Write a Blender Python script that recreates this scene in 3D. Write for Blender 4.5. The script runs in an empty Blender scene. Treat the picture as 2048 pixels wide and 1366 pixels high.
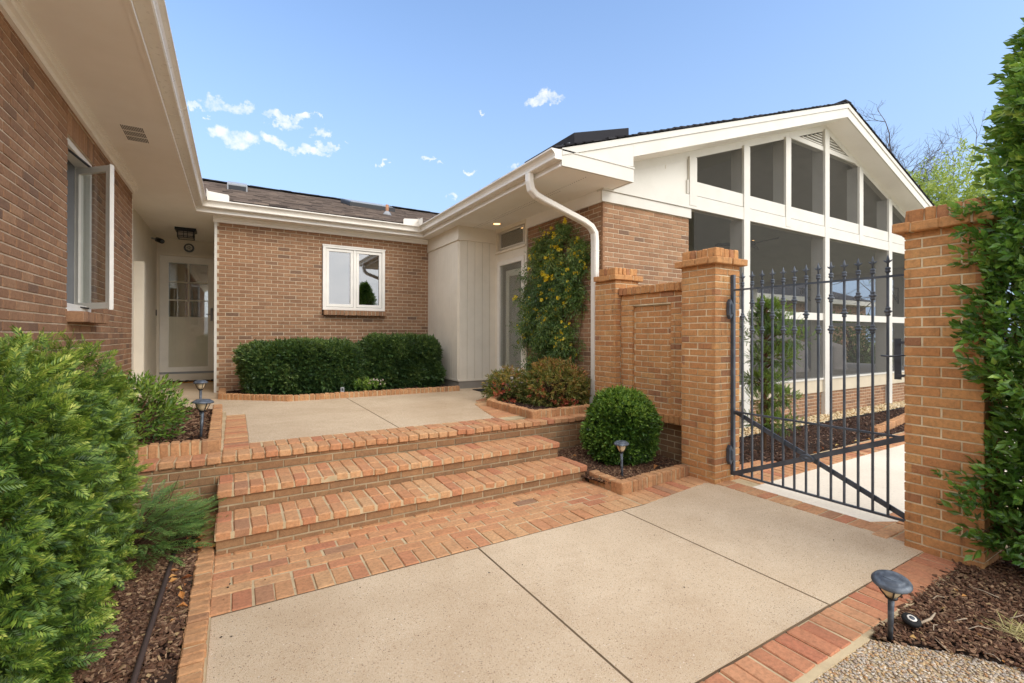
import bpy, math, random
import numpy as np
random.seed(7)
RNG = np.random.default_rng(7)
R = math.radians
scene = bpy.context.scene
COL = scene.collection

# ------------------------------------------------------------------ helpers
def lin(r, g, b):
    f = lambda c: (c / 255 / 12.92) if c / 255 <= 0.04045 else ((c / 255 + 0.055) / 1.055) ** 2.4
    return (f(r), f(g), f(b), 1.0)

class MB:
    """collects polygons (and material slots) and links them as ONE mesh object"""
    def __init__(s):
        s.v = []; s.f = []; s.m = []; s.n = 0; s.smooth = []; s.tone = []
    def add(s, verts, faces, slot=0, smooth=False, tone=None):
        verts = np.asarray(verts, dtype=np.float64).reshape(-1, 3)
        s.v.append(verts); b = s.n
        for f in faces:
            s.f.append([b + i for i in f])
        s.m += [slot] * len(faces); s.smooth += [smooth] * len(faces)
        s.tone.append(np.full(len(verts), 0.5) if tone is None else np.asarray(tone, dtype=np.float64))
        s.n += len(verts)
        return s
    def box(s, x0, x1, y0, y1, z0, z1, slot=0):
        v = [(x, y, z) for x in (x0, x1) for y in (y0, y1) for z in (z0, z1)]
        return s.add(v, BOXF, slot)
    def bricks(s, boxes, c=0.004, slot=0, jit=0.0, rz=0.0):
        """boxes: rows (cx,cy,cz,hx,hy,hz[,rot]) as chamfered bricks"""
        boxes = [tuple(b) + (0.,) * (7 - len(b)) for b in boxes]
        B = np.asarray(boxes, dtype=np.float64)
        if len(B) == 0: return s
        n = len(B)
        cc = np.minimum(c, B[:, 3:6].min(axis=1) * .6)[:, None, None]
        H = B[:, None, 3:6]
        V = CH_S[None] * H - CH_S[None] * CH_M[None] * cc
        if jit: V = V + RNG.normal(0, jit, V.shape) * np.array([1, 1, .5]); V += RNG.normal(0, jit * 1.2, (n, 1, 3))
        if B.shape[1] > 6:
            ca, sa = np.cos(B[:, 6])[:, None], np.sin(B[:, 6])[:, None]
            X = V[..., 0] * ca - V[..., 1] * sa; Y = V[..., 0] * sa + V[..., 1] * ca
            V = np.stack([X, Y, V[..., 2]], -1)
        V = V + B[:, None, :3]
        for i in range(n):
            s.add(V[i], CH_F, slot)
        return s
    def face_bricks(s, o, u, nrm, rects, slot=0, c=0.003, depth=0.04, jit=0.0009):
        """wall bricks: rects (u0,u1,z0,z1) on the plane o + u*U + z, sticking out along nrm"""
        o = np.array(o, float); u = np.array(u, float); nrm = np.array(nrm, float); Z = np.array([0, 0, 1.])
        for (a, b, z0, z1) in rects:
            if b - a < .012 or z1 - z0 < .012: continue
            j = RNG.normal(0, jit); t = RNG.normal(0, .0006, 4)
            ring = [(a, z0), (b, z0), (b, z1), (a, z1)]
            inn = [(a + c, z0 + c), (b - c, z0 + c), (b - c, z1 - c), (a + c, z1 - c)]
            V = [o + u * p + Z * q - nrm * depth for p, q in ring] + [o + u * p + Z * q + nrm * (j - c) for p, q in ring] + \
                [o + u * p + Z * q + nrm * (j + t[k]) for k, (p, q) in enumerate(inn)]
            s.add(V, FB_F, slot)
        return s
    def tube(s, pts, rad, sides=8, slot=0, smooth=True, caps=True):
        pts = [np.array(p, float) for p in pts]
        if not hasattr(rad, '__len__'): rad = [rad] * len(pts)
        V = []; F = []; up = None
        for i, p in enumerate(pts):
            t = (pts[min(i + 1, len(pts) - 1)] - pts[max(i - 1, 0)]); t = t / (np.linalg.norm(t) + 1e-9)
            if up is None:
                up = np.array([0, 0, 1.]) if abs(t[2]) < .9 else np.array([1., 0, 0])
            a = np.cross(t, up); a /= np.linalg.norm(a) + 1e-9; b = np.cross(a, t); up = b
            for k in range(sides):
                an = 2 * math.pi * (k + .5) / sides
                V.append(p + rad[i] * (a * math.cos(an) + b * math.sin(an)))
        for i in range(len(pts) - 1):
            for k in range(sides):
                k2 = (k + 1) % sides
                F.append([i * sides + k, i * sides + k2, (i + 1) * sides + k2, (i + 1) * sides + k])
        if caps:
            F.append(list(range(sides))[::-1]); F.append([(len(pts) - 1) * sides + k for k in range(sides)])
        return s.add(V, F, slot, smooth)
    def lathe(s, c, prof, seg=20, slot=0, smooth=True, axis=None):
        """prof: (r,z) list around vertical axis through c"""
        V = []; F = []
        for r, z in prof:
            for k in range(seg):
                a = 2 * math.pi * k / seg
                V.append((c[0] + r * math.cos(a), c[1] + r * math.sin(a), c[2] + z))
        for i in range(len(prof) - 1):
            for k in range(seg):
                k2 = (k + 1) % seg
                F.append([i * seg + k, i * seg + k2, (i + 1) * seg + k2, (i + 1) * seg + k])
        F.append(list(range(seg))[::-1]); F.append([(len(prof) - 1) * seg + k for k in range(seg)])
        return s.add(V, F, slot, smooth)
    def prism(s, poly, axis, a, b, slot=0):
        """extrude a 2-D polygon; axis 'y': poly in (x,z); 'x': (y,z); 'z': (x,y)"""
        def P(p, t):
            return {'y': (p[0], t, p[1]), 'x': (t, p[0], p[1]), 'z': (p[0], p[1], t)}[axis]
        n = len(poly)
        V = [P(p, a) for p in poly] + [P(p, b) for p in poly]
        F = [list(range(n))[::-1], [n + i for i in range(n)]] + [[i, (i + 1) % n, n + (i + 1) % n, n + i] for i in range(n)]
        return s.add(V, F, slot)
    def bar(s, p, q, w, h, slot=0):
        """flat bar from p to q, w across (in the vertical plane of the bar), h thick"""
        p = np.array(p, float); q = np.array(q, float); t = q - p; t /= np.linalg.norm(t)
        side = np.cross(t, [0, 0, 1.]); side /= np.linalg.norm(side); up = np.cross(side, t)
        V = [e + side * a * h / 2 + up * b * w / 2 for e in (p, q) for a in (-1, 1) for b in (-1, 1)]
        return s.add(V, BOXF, slot)
    def build(s, name, mats, parent=None, bevel=0.0):
        me = bpy.data.meshes.new(name)
        if s.v:
            V = np.concatenate(s.v)
            me.from_pydata(V.tolist(), [], s.f)
        if not isinstance(mats, (list, tuple)): mats = [mats]
        for m in mats: me.materials.append(m)
        if s.m: me.polygons.foreach_set('material_index', s.m); me.polygons.foreach_set('use_smooth', s.smooth)
        if s.v:
            at = me.attributes.new('tone', 'FLOAT', 'POINT'); at.data.foreach_set('value', np.concatenate(s.tone))
        me.update()
        # consistent outward normals
        import bmesh
        bm = bmesh.new(); bm.from_mesh(me); bmesh.ops.recalc_face_normals(bm, faces=bm.faces); bm.to_mesh(me); bm.free()
        o = bpy.data.objects.new(name, me); COL.objects.link(o)
        if parent is not None:
            o.parent = parent; o.matrix_parent_inverse = parent.matrix_basis.inverted()
        if bevel:
            b = o.modifiers.new('bevel', 'BEVEL'); b.width = bevel; b.segments = 2; b.limit_method = 'ANGLE'
        return o

BOXF = [[0, 1, 3, 2], [4, 6, 7, 5], [0, 4, 5, 1], [2, 3, 7, 6], [0, 2, 6, 4], [1, 5, 7, 3]]
FB_F = [[8, 9, 10, 11]] + [[4 + i, 4 + (i + 1) % 4, 8 + (i + 1) % 4, 8 + i] for i in range(4)] + [[i, (i + 1) % 4, 4 + (i + 1) % 4, 4 + i] for i in range(4)]
def _ch():
    S = []; M = []; ix = {}
    for sx in (-1, 1):
        for sy in (-1, 1):
            for sz in (-1, 1):
                for ax in range(3):
                    ix[(sx, sy, sz, ax)] = len(S); S.append((sx, sy, sz)); m = [1, 1, 1]; m[ax] = 0; M.append(m)
    F = []
    for ax in range(3):
        o = [a for a in range(3) if a != ax]
        for sg in (-1, 1):
            q = []
            for a, b in ((-1, -1), (1, -1), (1, 1), (-1, 1)):
                k = [0, 0, 0]; k[ax] = sg; k[o[0]] = a; k[o[1]] = b; q.append(ix[(*k, ax)])
            F.append(q)
    for ax in range(3):      # edges running along ax
        o = [a for a in range(3) if a != ax]
        for a in (-1, 1):
            for b in (-1, 1):
                k0 = [0, 0, 0]; k0[o[0]] = a; k0[o[1]] = b; k1 = list(k0); k0[ax] = -1; k1[ax] = 1
                F.append([ix[(*k0, o[0])], ix[(*k1, o[0])], ix[(*k1, o[1])], ix[(*k0, o[1])]])
    for sx in (-1, 1):
        for sy in (-1, 1):
            for sz in (-1, 1):
                F.append([ix[(sx, sy, sz, a)] for a in range(3)])
    return np.array(S, float), np.array(M, float), F
CH_S, CH_M, CH_F = _ch()

def fast_mesh(name, V, F, mats, parent=None, tone=None, smooth=False, midx=None):
    """V (n,3), F (m,k) arrays"""
    me = bpy.data.meshes.new(name)
    V = np.asarray(V, np.float32); F = np.asarray(F, np.int32); m, k = F.shape
    me.vertices.add(len(V)); me.vertices.foreach_set('co', V.ravel())
    me.loops.add(m * k); me.loops.foreach_set('vertex_index', F.ravel())
    me.polygons.add(m); me.polygons.foreach_set('loop_start', np.arange(m, dtype=np.int32) * k)
    try: me.polygons.foreach_set('loop_total', np.full(m, k, np.int32))
    except Exception: pass
    if not isinstance(mats, (list, tuple)): mats = [mats]
    for q in mats: me.materials.append(q)
    if midx is not None: me.polygons.foreach_set('material_index', np.asarray(midx, np.int32))
    me.polygons.foreach_set('use_smooth', np.full(m, smooth))
    if tone is not None:
        at = me.attributes.new('tone', 'FLOAT', 'POINT'); at.data.foreach_set('value', np.asarray(tone, np.float32))
    me.update(calc_edges=True); me.validate()
    o = bpy.data.objects.new(name, me); COL.objects.link(o)
    if parent is not None:
        o.parent = parent; o.matrix_parent_inverse = parent.matrix_basis.inverted()
    return o

def tag(o, label=None, cat=None, group=None, kind=None):
    if label: o['label'] = label
    if cat: o['category'] = cat
    if group: o['group'] = group
    if kind: o['kind'] = kind
    return o
def thing(name, label, cat, loc=(0, 0, 0), group=None):
    o = bpy.data.objects.new(name, None); COL.objects.link(o); o.location = loc; o.empty_display_size = .2
    bpy.context.view_layer.update()
    return tag(o, label, cat, group)
def copy_tree(o, parent=None):
    c = o.copy(); COL.objects.link(c)
    if parent is not None:
        c.parent = parent
    for ch in [x for x in bpy.data.objects if x.parent == o and x != c]: copy_tree(ch, c)
    return c

# ------------------------------------------------------------------ materials
class NT:
    def __init__(s, name):
        s.mat = bpy.data.materials.new(name); s.mat.use_nodes = True; s.t = s.mat.node_tree
        for n in list(s.t.nodes): s.t.nodes.remove(n)
        s.out = s.t.nodes.new('ShaderNodeOutputMaterial')
    def n(s, kind, **kw):
        nd = s.t.nodes.new('ShaderNode' + kind)
        for k, v in kw.items():
            if k in nd.inputs: s.set(nd, k, v)
            else: setattr(nd, k, v)
        return nd
    def set(s, nd, k, v):
        i = nd.inputs[k]
        if hasattr(v, 'is_output') or isinstance(v, bpy.types.NodeSocket): s.t.links.new(v, i)
        else: i.default_value = v
    def link(s, a, b): s.t.links.new(a, b)
    def ramp(s, fac, stops, interp='LINEAR'):
        r = s.t.nodes.new('ShaderNodeValToRGB'); r.color_ramp.interpolation = interp
        el = r.color_ramp.elements
        while len(el) > 1: el.remove(el[-1])
        el[0].position = stops[0][0]; el[0].color = stops[0][1]
        for p, c in stops[1:]:
            e = el.new(p); e.color = c
        if fac is not None: s.link(fac, r.inputs['Fac'])
        return r.outputs['Color']
    def mix(s, fac, a, b, mode='MIX'):
        m = s.t.nodes.new('ShaderNodeMix'); m.data_type = 'RGBA'; m.blend_type = mode; m.clamp_factor = True
        for k, v in ((0, fac), (6, a), (7, b)):
            if isinstance(v, bpy.types.NodeSocket): s.link(v, m.inputs[k])
            else: m.inputs[k].default_value = v
        return m.outputs[2]
    def math(s, op, a, b=0.0, c=None):
        m = s.t.nodes.new('ShaderNodeMath'); m.operation = op
        for k, v in ((0, a), (1, b), (2, c)):
            if v is None: continue
            if isinstance(v, bpy.types.NodeSocket): s.link(v, m.inputs[k])
            else: m.inputs[k].default_value = v
        return m.outputs[0]
    def noise(s, scale, detail=4, rough=.55, vec=None, out='Fac'):
        nd = s.n('TexNoise'); nd.inputs['Scale'].default_value = scale; nd.inputs['Detail'].default_value = detail; nd.inputs['Roughness'].default_value = rough
        s.link(vec if vec is not None else s.pos(), nd.inputs['Vector'])
        return nd.outputs[out]
    def pos(s):
        if not hasattr(s, '_p'): s._p = s.n('NewGeometry').outputs['Position']
        return s._p
    def island(s):
        if not hasattr(s, '_i'): s._i = s.n('NewGeometry').outputs['Random Per Island']
        return s._i
    def bsdf(s, color, rough=.7, spec=.4, bump=None, bstr=.3, bdist=.01, metal=0., **kw):
        b = s.n('BsdfPrincipled')
        for k, v in (('Base Color', color), ('Roughness', rough), ('Specular IOR Level', spec), ('Metallic', metal)): s.set(b, k, v)
        for k, v in kw.items(): s.set(b, k.replace('_', ' '), v)
        if bump is not None:
            bp = s.n('Bump'); bp.inputs['Strength'].default_value = bstr; bp.inputs['Distance'].default_value = bdist
            s.link(bump, bp.inputs['Height']); s.link(bp.outputs['Normal'], b.inputs['Normal'])
        s.link(b.outputs[0], s.out.inputs['Surface'])
        return s.mat

def brick_mat(name, stops, stain=.35, drip=0.0):
    t = NT(name)
    base = t.ramp(t.island(), stops)
    # inside-brick mottling (fired clay specks, wire-cut drag marks)
    mp = t.n('Mapping'); t.link(t.pos(), mp.inputs['Vector']); mp.inputs['Scale'].default_value = (1, 1, 1)
    m1 = t.noise(45, 5, .65); m2 = t.noise(7, 4, .6); m3 = t.noise(160, 2, .6)
    c = t.mix(t.math('MULTIPLY', t.ramp(m1, [(.42, (0, 0, 0, 1)), (.68, (1, 1, 1, 1))]), .38), base, lin(78, 56, 42))
    c = t.mix(t.math('MULTIPLY', t.ramp(m3, [(.55, (0, 0, 0, 1)), (.75, (1, 1, 1, 1))]), .35), c, lin(214, 168, 124))
    c = t.mix(t.math('MULTIPLY', t.ramp(m2, [(.45, (0, 0, 0, 1)), (.8, (1, 1, 1, 1))]), stain), c, lin(92, 72, 56))
    if drip:
        mp.inputs['Scale'].default_value = (22, 22, .9)
        d = t.noise(1.0, 4, .6, mp.outputs[0])
        d = t.math('MULTIPLY', t.ramp(d, [(.55, (0, 0, 0, 1)), (.72, (1, 1, 1, 1))]), t.ramp(m2, [(.4, (0, 0, 0, 1)), (.65, (1, 1, 1, 1))]))
        c = t.mix(t.math('MULTIPLY', d, drip), c, lin(45, 36, 30))
    c = t.mix(.14, c, lin(164, 128, 94))
    h = t.math('ADD', t.math('MULTIPLY', m1, .6), t.math('MULTIPLY', m3, .5))
    return t.bsdf(c, .88, .25, h, .6, .004)
def mortar_mat(name, col, dark):
    t = NT(name)
    c = t.mix(t.ramp(t.noise(6, 5), [(.4, (0, 0, 0, 1)), (.75, (1, 1, 1, 1))]), lin(*col), lin(*dark))
    return t.bsdf(c, .95, .1, t.noise(140, 3), .5, .004)
HB = [(0, lin(157, 120, 91)), (.14, lin(143, 106, 80)), (.3, lin(165, 127, 97)), (.46, lin(151, 113, 85)), (.6, lin(171, 133, 101)), (.74, lin(137, 103, 80)), (.88, lin(159, 120, 90)), (.96, lin(124, 96, 78)), (1, lin(110, 88, 75))]
GB = [(0, lin(204, 148, 93)), (.2, lin(192, 134, 83)), (.4, lin(210, 157, 99)), (.55, lin(188, 129, 79)), (.7, lin(202, 145, 90)), (.85, lin(184, 125, 78)), (.95, lin(170, 115, 78)), (1, lin(148, 103, 75))]
PB = [(0, lin(208, 158, 114)), (.2, lin(202, 148, 104)), (.38, lin(214, 168, 122)), (.52, lin(198, 138, 97)), (.68, lin(208, 156, 111)), (.84, lin(201, 139, 100)), (.93, lin(190, 122, 90)), (.975, lin(176, 130, 98)), (1, lin(146, 114, 92))]
KB = [(0, lin(196, 144, 100)), (.3, lin(206, 154, 108)), (.6, lin(186, 134, 92)), (.85, lin(212, 162, 114)), (1, lin(160, 116, 84))]
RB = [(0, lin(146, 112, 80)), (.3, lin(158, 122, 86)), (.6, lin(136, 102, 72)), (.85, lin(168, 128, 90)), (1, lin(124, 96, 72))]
M = {}
M['hbrick'] = brick_mat('house_brick', HB, .3)
M['gbrick'] = brick_mat('garden_brick', GB, .26, .9)
M['pbrick'] = brick_mat('paver_brick', PB, .3)
M['bbrick'] = brick_mat('border_brick', [(0, lin(200, 140, 102)), (.25, lin(188, 122, 90)), (.45, lin(206, 150, 110)), (.65, lin(184, 112, 84)), (.85, lin(198, 134, 98)), (1, lin(174, 102, 78))], .3)
M['kbrick'] = brick_mat('kerb_brick', KB, .4)
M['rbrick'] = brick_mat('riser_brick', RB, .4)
M['hmortar'] = mortar_mat('house_mortar', (202, 184, 158), (176, 156, 130))
M['gmortar'] = mortar_mat('garden_mortar', (222, 206, 172), (168, 148, 116))
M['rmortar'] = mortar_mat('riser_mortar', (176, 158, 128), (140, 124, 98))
M['pmortar'] = mortar_mat('paver_mortar', (198, 178, 142), (168, 148, 116))

def paint_mat(name, col, rough=.45, var=.08, dirt=None):
    t = NT(name); c0 = lin(*col); d = lin(*(dirt or tuple(int(x * .86) for x in col)))
    n1 = t.noise(3.0, 5, .6); n2 = t.noise(30, 3)
    c = t.mix(t.math('MULTIPLY', t.ramp(n1, [(.4, (0, 0, 0, 1)), (.8, (1, 1, 1, 1))]), .5), c0, d)
    r = t.math('ADD', t.math('MULTIPLY', n2, .2), rough - .1)
    return t.bsdf(c, r, .4, n2, .05, .003)
M['white'] = paint_mat('cream_white_paint', (211, 207, 196), dirt=(194, 189, 176))
M['siding'] = paint_mat('cream_siding_paint', (228, 219, 201), dirt=(206, 196, 178))
M['soffit'] = paint_mat('soffit_paint', (242, 238, 230), .6, dirt=(231, 225, 214))
M['gutter'] = paint_mat('gutter_white', (230, 224, 212), .3, dirt=(210, 202, 188))
M['vinyl'] = paint_mat('vinyl_white', (238, 234, 224), .35)
M['bandp'] = paint_mat('tan_skirt_paint', (206, 192, 166))
M['conc_base'] = paint_mat('grey_foundation', (150, 144, 134), .9, dirt=(110, 104, 96))
M['porchpaint'] = paint_mat('porch_grey_paint', (176, 171, 160), .7)
M['deck'] = paint_mat('porch_deck', (150, 142, 130), .7, dirt=(110, 102, 92))
M['black'] = paint_mat('black_metal', (26, 27, 30), .45, dirt=(40, 40, 44))
M['graymetal'] = paint_mat('grey_metal', (150, 152, 154), .4)
M['steel'] = paint_mat('weathered_edging', (74, 58, 50), .8, dirt=(44, 36, 32))
M['glasslens'] = NT('frosted_lens').bsdf(lin(214, 196, 160), .25, .5, Transmission_Weight=.0, Alpha=1.0)
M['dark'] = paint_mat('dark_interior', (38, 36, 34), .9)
M['curtain'] = paint_mat('room_wall', (196, 186, 170), .9)

def iron():
    t = NT('painted_iron'); n = t.noise(60, 4); n2 = t.noise(9, 4)
    c = t.mix(t.ramp(n2, [(.4, (0, 0, 0, 1)), (.75, (1, 1, 1, 1))]), lin(70, 78, 88), lin(96, 102, 110))
    return t.bsdf(c, .45, .5, n, .15, .002, metal=.25)
M['iron'] = iron()
def lampmetal():
    t = NT('weathered_lamp_metal'); n = t.noise(28, 5); n2 = t.noise(120, 3)
    c = t.mix(t.ramp(n, [(.4, (0, 0, 0, 1)), (.7, (1, 1, 1, 1))]), lin(72, 78, 86), lin(112, 120, 128))
    return t.bsdf(c, .5, .5, n2, .2, .002, metal=.3)
M['lamp'] = lampmetal()
def glass(name, tint, refl, rough=.02):
    t = NT(name)
    g = t.n('BsdfGlossy', Roughness=rough); g.inputs['Color'].default_value = (1, 1, 1, 1)
    tr = t.n('BsdfTransparent'); tr.inputs['Color'].default_value = tint
    fr = t.n('LayerWeight'); fr.inputs['Blend'].default_value = .5
    f = t.math('MINIMUM', t.math('ADD', t.math('MULTIPLY', t.math('POWER', fr.outputs['Facing'], 4.0), .7), refl), 1.0)
    mx = t.n('MixShader'); t.link(f, mx.inputs[0]); t.link(tr.outputs[0], mx.inputs[1]); t.link(g.outputs[0], mx.inputs[2])
    t.link(mx.outputs[0], t.out.inputs['Surface']); return t.mat
M['glass'] = glass('window_glass', (.45, .47, .46, 1), .26)
M['stormglass'] = glass('storm_glass', (.96, .97, .96, 1), .05)
M['doorglass'] = glass('door_glass', (.86, .88, .86, 1), .12)
def screen():
    t = NT('insect_screen')
    d = t.n('BsdfDiffuse'); d.inputs['Color'].default_value = lin(84, 83, 80)
    tr = t.n('BsdfTransparent')
    mx = t.n('MixShader'); mx.inputs[0].default_value = .25
    t.link(tr.outputs[0], mx.inputs[1]); t.link(d.outputs[0], mx.inputs[2]); t.link(mx.outputs[0], t.out.inputs['Surface']); return t.mat
M['screen'] = screen()
def emit(name, col, s):
    t = NT(name); e = t.n('Emission', Strength=s); e.inputs['Color'].default_value = col
    t.link(e.outputs[0], t.out.inputs['Surface']); return t.mat
M['warm'] = emit('warm_lamp', (1, .55, .2, 1), 2.2)

def concrete():
    t = NT('exposed_aggregate_concrete')
    p = t.pos()
    n1 = t.noise(1.3, 6, .65); n2 = t.noise(5, 5, .6); n3 = t.noise(60, 4, .7)
    base = t.mix(t.ramp(n1, [(.35, (0, 0, 0, 1)), (.7, (1, 1, 1, 1))]), lin(212, 190, 159), lin(194, 170, 138))
    base = t.mix(t.math('MULTIPLY', t.ramp(n2, [(.5, (0, 0, 0, 1)), (.75, (1, 1, 1, 1))]), .5), base, lin(176, 150, 118))
    base = t.mix(t.math('MULTIPLY', t.ramp(n3, [(.35, (0, 0, 0, 1)), (.65, (1, 1, 1, 1))]), .4), base, lin(222, 206, 180))
    n5 = t.noise(.55, 7, .7)
    base = t.mix(t.math('MULTIPLY', t.ramp(n5, [(.46, (0, 0, 0, 1)), (.62, (1, 1, 1, 1))]), .45), base, lin(170, 142, 110))
    n6 = t.noise(240, 3, .75)
    base = t.mix(t.math('MULTIPLY', t.ramp(n6, [(.42, (1, 1, 1, 1)), (.52, (0, 0, 0, 1))]), .5), base, lin(168, 140, 108))
    base = t.mix(t.math('MULTIPLY', t.ramp(n6, [(.56, (0, 0, 0, 1)), (.66, (1, 1, 1, 1))]), .5), base, lin(236, 222, 198))
    h = n3
    for sc, thr, colr, amt in ((190, .27, [(0, lin(150, 110, 74)), (.35, lin(120, 92, 70)), (.6, lin(226, 208, 180)), (.8, lin(176, 128, 84)), (1, lin(104, 84, 68))], .75),
                               (105, .18, [(0, lin(92, 70, 54)), (.4, lin(130, 96, 66)), (.7, lin(74, 58, 48)), (1, lin(236, 226, 208))], .8)):
        v = t.n('TexVoronoi'); v.inputs['Scale'].default_value = sc; t.link(p, v.inputs['Vector']); v.inputs['Randomness'].default_value = 1
        wn = t.n('TexWhiteNoise'); t.link(v.outputs['Position'], wn.inputs['Vector'])
        stone = t.ramp(wn.outputs['Value'], colr)
        wn2 = t.n('TexWhiteNoise'); t.link(v.outputs['Color'], wn2.inputs['Vector'])
        rr = t.math('MULTIPLY', t.math('POWER', wn2.outputs['Value'], 3.0), thr * 2.0)
        mask = t.math('LESS_THAN', v.outputs['Distance'], rr)
        base = t.mix(t.math('MULTIPLY', mask, amt), base, stone)
    return t.bsdf(base, .9, .25, h, .35, .004)
M['concrete'] = concrete()
def concrete2(name, a, b):
    t = NT(name); n1 = t.noise(1.2, 6, .6); n2 = t.noise(40, 5, .7)
    base = t.mix(t.ramp(n1, [(.35, (0, 0, 0, 1)), (.7, (1, 1, 1, 1))]), lin(*a), lin(*b))
    base = t.mix(t.math('MULTIPLY', t.ramp(n2, [(.5, (0, 0, 0, 1)), (.72, (1, 1, 1, 1))]), .35), base, lin(*[int(x * .78) for x in b]))
    return t.bsdf(base, .9, .2, n2, .3, .004)
M['walk'] = concrete2('pale_walk_concrete', (232, 221, 202), (220, 208, 188))
M['alcove'] = concrete2('old_concrete', (204, 184, 156), (176, 156, 130))
M['dirtline'] = concrete2('joint_dirt', (124, 104, 80), (92, 74, 56))
M['soil'] = concrete2('dark_soil', (64, 48, 38), (40, 31, 26))
def island_mat(name, stops, rough=.85, bumpscale=90, spec=.2):
    t = NT(name); c = t.ramp(t.island(), stops)
    n = t.noise(bumpscale, 3)
    c = t.mix(t.math('MULTIPLY', n, .35), c, (.02, .015, .012, 1))
    return t.bsdf(c, rough, spec, n, .4, .003)
M['mulch'] = island_mat('bark_mulch', [(0, lin(96, 66, 48)), (.3, lin(122, 88, 66)), (.55, lin(70, 48, 37)), (.75, lin(140, 108, 84)), (.9, lin(172, 140, 108)), (.97, lin(84, 58, 44)), (1, lin(196, 166, 120))])
M['mulch_dark'] = island_mat('dark_bark_mulch', [(0, lin(76, 54, 44)), (.4, lin(96, 72, 60)), (.7, lin(58, 42, 36)), (.92, lin(128, 100, 84)), (1, lin(168, 138, 112))])
M['pebble'] = island_mat('river_pebbles', [(0, lin(206, 190, 164)), (.25, lin(166, 156, 144)), (.42, lin(212, 182, 134)), (.62, lin(180, 134, 86)), (.78, lin(230, 218, 198)), (.9, lin(134, 106, 82)), (1, lin(192, 180, 166))], .6, 60, .4)
M['yellowstone'] = island_mat('yellow_pebbles', [(0, lin(214, 188, 138)), (.4, lin(232, 214, 172)), (.7, lin(190, 150, 96)), (1, lin(240, 228, 196))], .6, 60, .4)
M['shingle'] = island_mat('asphalt_shingles', [(0, lin(116, 104, 97)), (.25, lin(146, 132, 122)), (.5, lin(94, 85, 81)), (.75, lin(162, 146, 133)), (1, lin(80, 73, 71))], .95, 300, .1)
M['shingle_dark'] = island_mat('dark_shingles', [(0, lin(44, 44, 48)), (.5, lin(66, 66, 70)), (1, lin(34, 34, 38))], .95, 300, .1)
M['coir'] = island_mat('coir_mat', [(0, lin(176, 124, 62)), (1, lin(150, 104, 52))], .95, 400)
M['rubber'] = paint_mat('black_rubber', (24, 23, 22), .8)
M['cover'] = paint_mat('furniture_cover', (168, 162, 156), .9, dirt=(140, 134, 128))
M['bark'] = island_mat('bark', [(0, lin(84, 68, 58)), (1, lin(104, 86, 74))], .9, 40)
M['twig'] = island_mat('twig_brown', [(0, lin(112, 84, 60)), (1, lin(84, 62, 46))], .9, 60)
M['copper'] = paint_mat('pipe_brown', (168, 118, 84), .6)
M['stick'] = paint_mat('bleached_twig', (176, 158, 134), .9, dirt=(128, 108, 88))
M['dry'] = island_mat('dry_grass', [(0, lin(200, 184, 128)), (.6, lin(168, 160, 96)), (1, lin(214, 198, 150))], .8)
M['litter'] = island_mat('fallen_leaf', [(0, lin(182, 118, 62)), (.4, lin(206, 156, 92)), (.7, lin(150, 84, 48)), (1, lin(216, 190, 120))], .8)
M['shade_glass'] = NT('lantern_glass').bsdf(lin(150, 140, 126), .3, .5)

def leaf_mat(name, dark, mid, light, tip, rough=.45, transl=.25, spec=.5):
    """colour varies from leaf to leaf and with growth age (the 'tone' attribute: new growth is lighter)"""
    t = NT(name)
    a = t.n('Attribute'); a.attribute_name = 'tone'
    isl = t.island()
    f = t.math('ADD', t.math('MULTIPLY', isl, .45), t.math('MULTIPLY', a.outputs['Fac'], .55))
    c = t.ramp(f, [(.1, lin(*dark)), (.42, lin(*mid)), (.68, lin(*light)), (.95, lin(*tip))])
    b = t.n('BsdfPrincipled'); t.link(c, b.inputs['Base Color']); b.inputs['Roughness'].default_value = rough; b.inputs['Specular IOR Level'].default_value = spec
    tr = t.n('BsdfTranslucent'); t.link(t.mix(.5, c, lin(150, 170, 40)), tr.inputs['Color'])
    mx = t.n('MixShader'); mx.inputs[0].default_value = transl
    t.link(b.outputs[0], mx.inputs[1]); t.link(tr.outputs[0], mx.inputs[2]); t.link(mx.outputs[0], t.out.inputs['Surface'])
    return t.mat
M['yew'] = leaf_mat('yew_needles', (40, 68, 28), (82, 114, 42), (132, 156, 58), (196, 202, 100))
M['yew_old'] = leaf_mat('spreading_yew_needles', (58, 94, 50), (92, 128, 66), (128, 158, 82), (170, 186, 104))
M['hedge'] = leaf_mat('hedge_leaf', (28, 50, 28), (52, 80, 42), (80, 108, 54), (132, 150, 82))
M['box'] = leaf_mat('boxwood_leaf', (32, 58, 24), (64, 100, 36), (100, 136, 48), (152, 180, 78))
M['laurel'] = leaf_mat('laurel_leaf', (42, 76, 30), (78, 120, 48), (120, 160, 68), (184, 202, 92), .28, .3, .6)
M['broad'] = leaf_mat('broadleaf_leaf', (44, 74, 26), (80, 116, 42), (122, 152, 58), (172, 190, 92), .4)
M['jas'] = leaf_mat('jasmine_leaf', (44, 70, 34), (74, 104, 48), (110, 134, 62), (152, 166, 86), .4)
M['flower'] = leaf_mat('yellow_flower', (232, 190, 20), (246, 212, 36), (252, 226, 70), (255, 236, 110), .5, .3)
M['nandina'] = leaf_mat('nandina_leaf', (66, 82, 36), (108, 118, 52), (164, 142, 74), (186, 108, 72), .45)
M['nandred'] = leaf_mat('nandina_red_leaf', (150, 60, 48), (190, 84, 64), (214, 120, 90), (224, 140, 110), .45)
M['juniper'] = leaf_mat('juniper_leaf', (36, 64, 26), (70, 100, 36), (112, 140, 52), (160, 176, 80))
M['spring'] = leaf_mat('spring_leaf', (110, 130, 56), (150, 168, 76), (184, 196, 104), (210, 216, 140), .5, .4)
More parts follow.
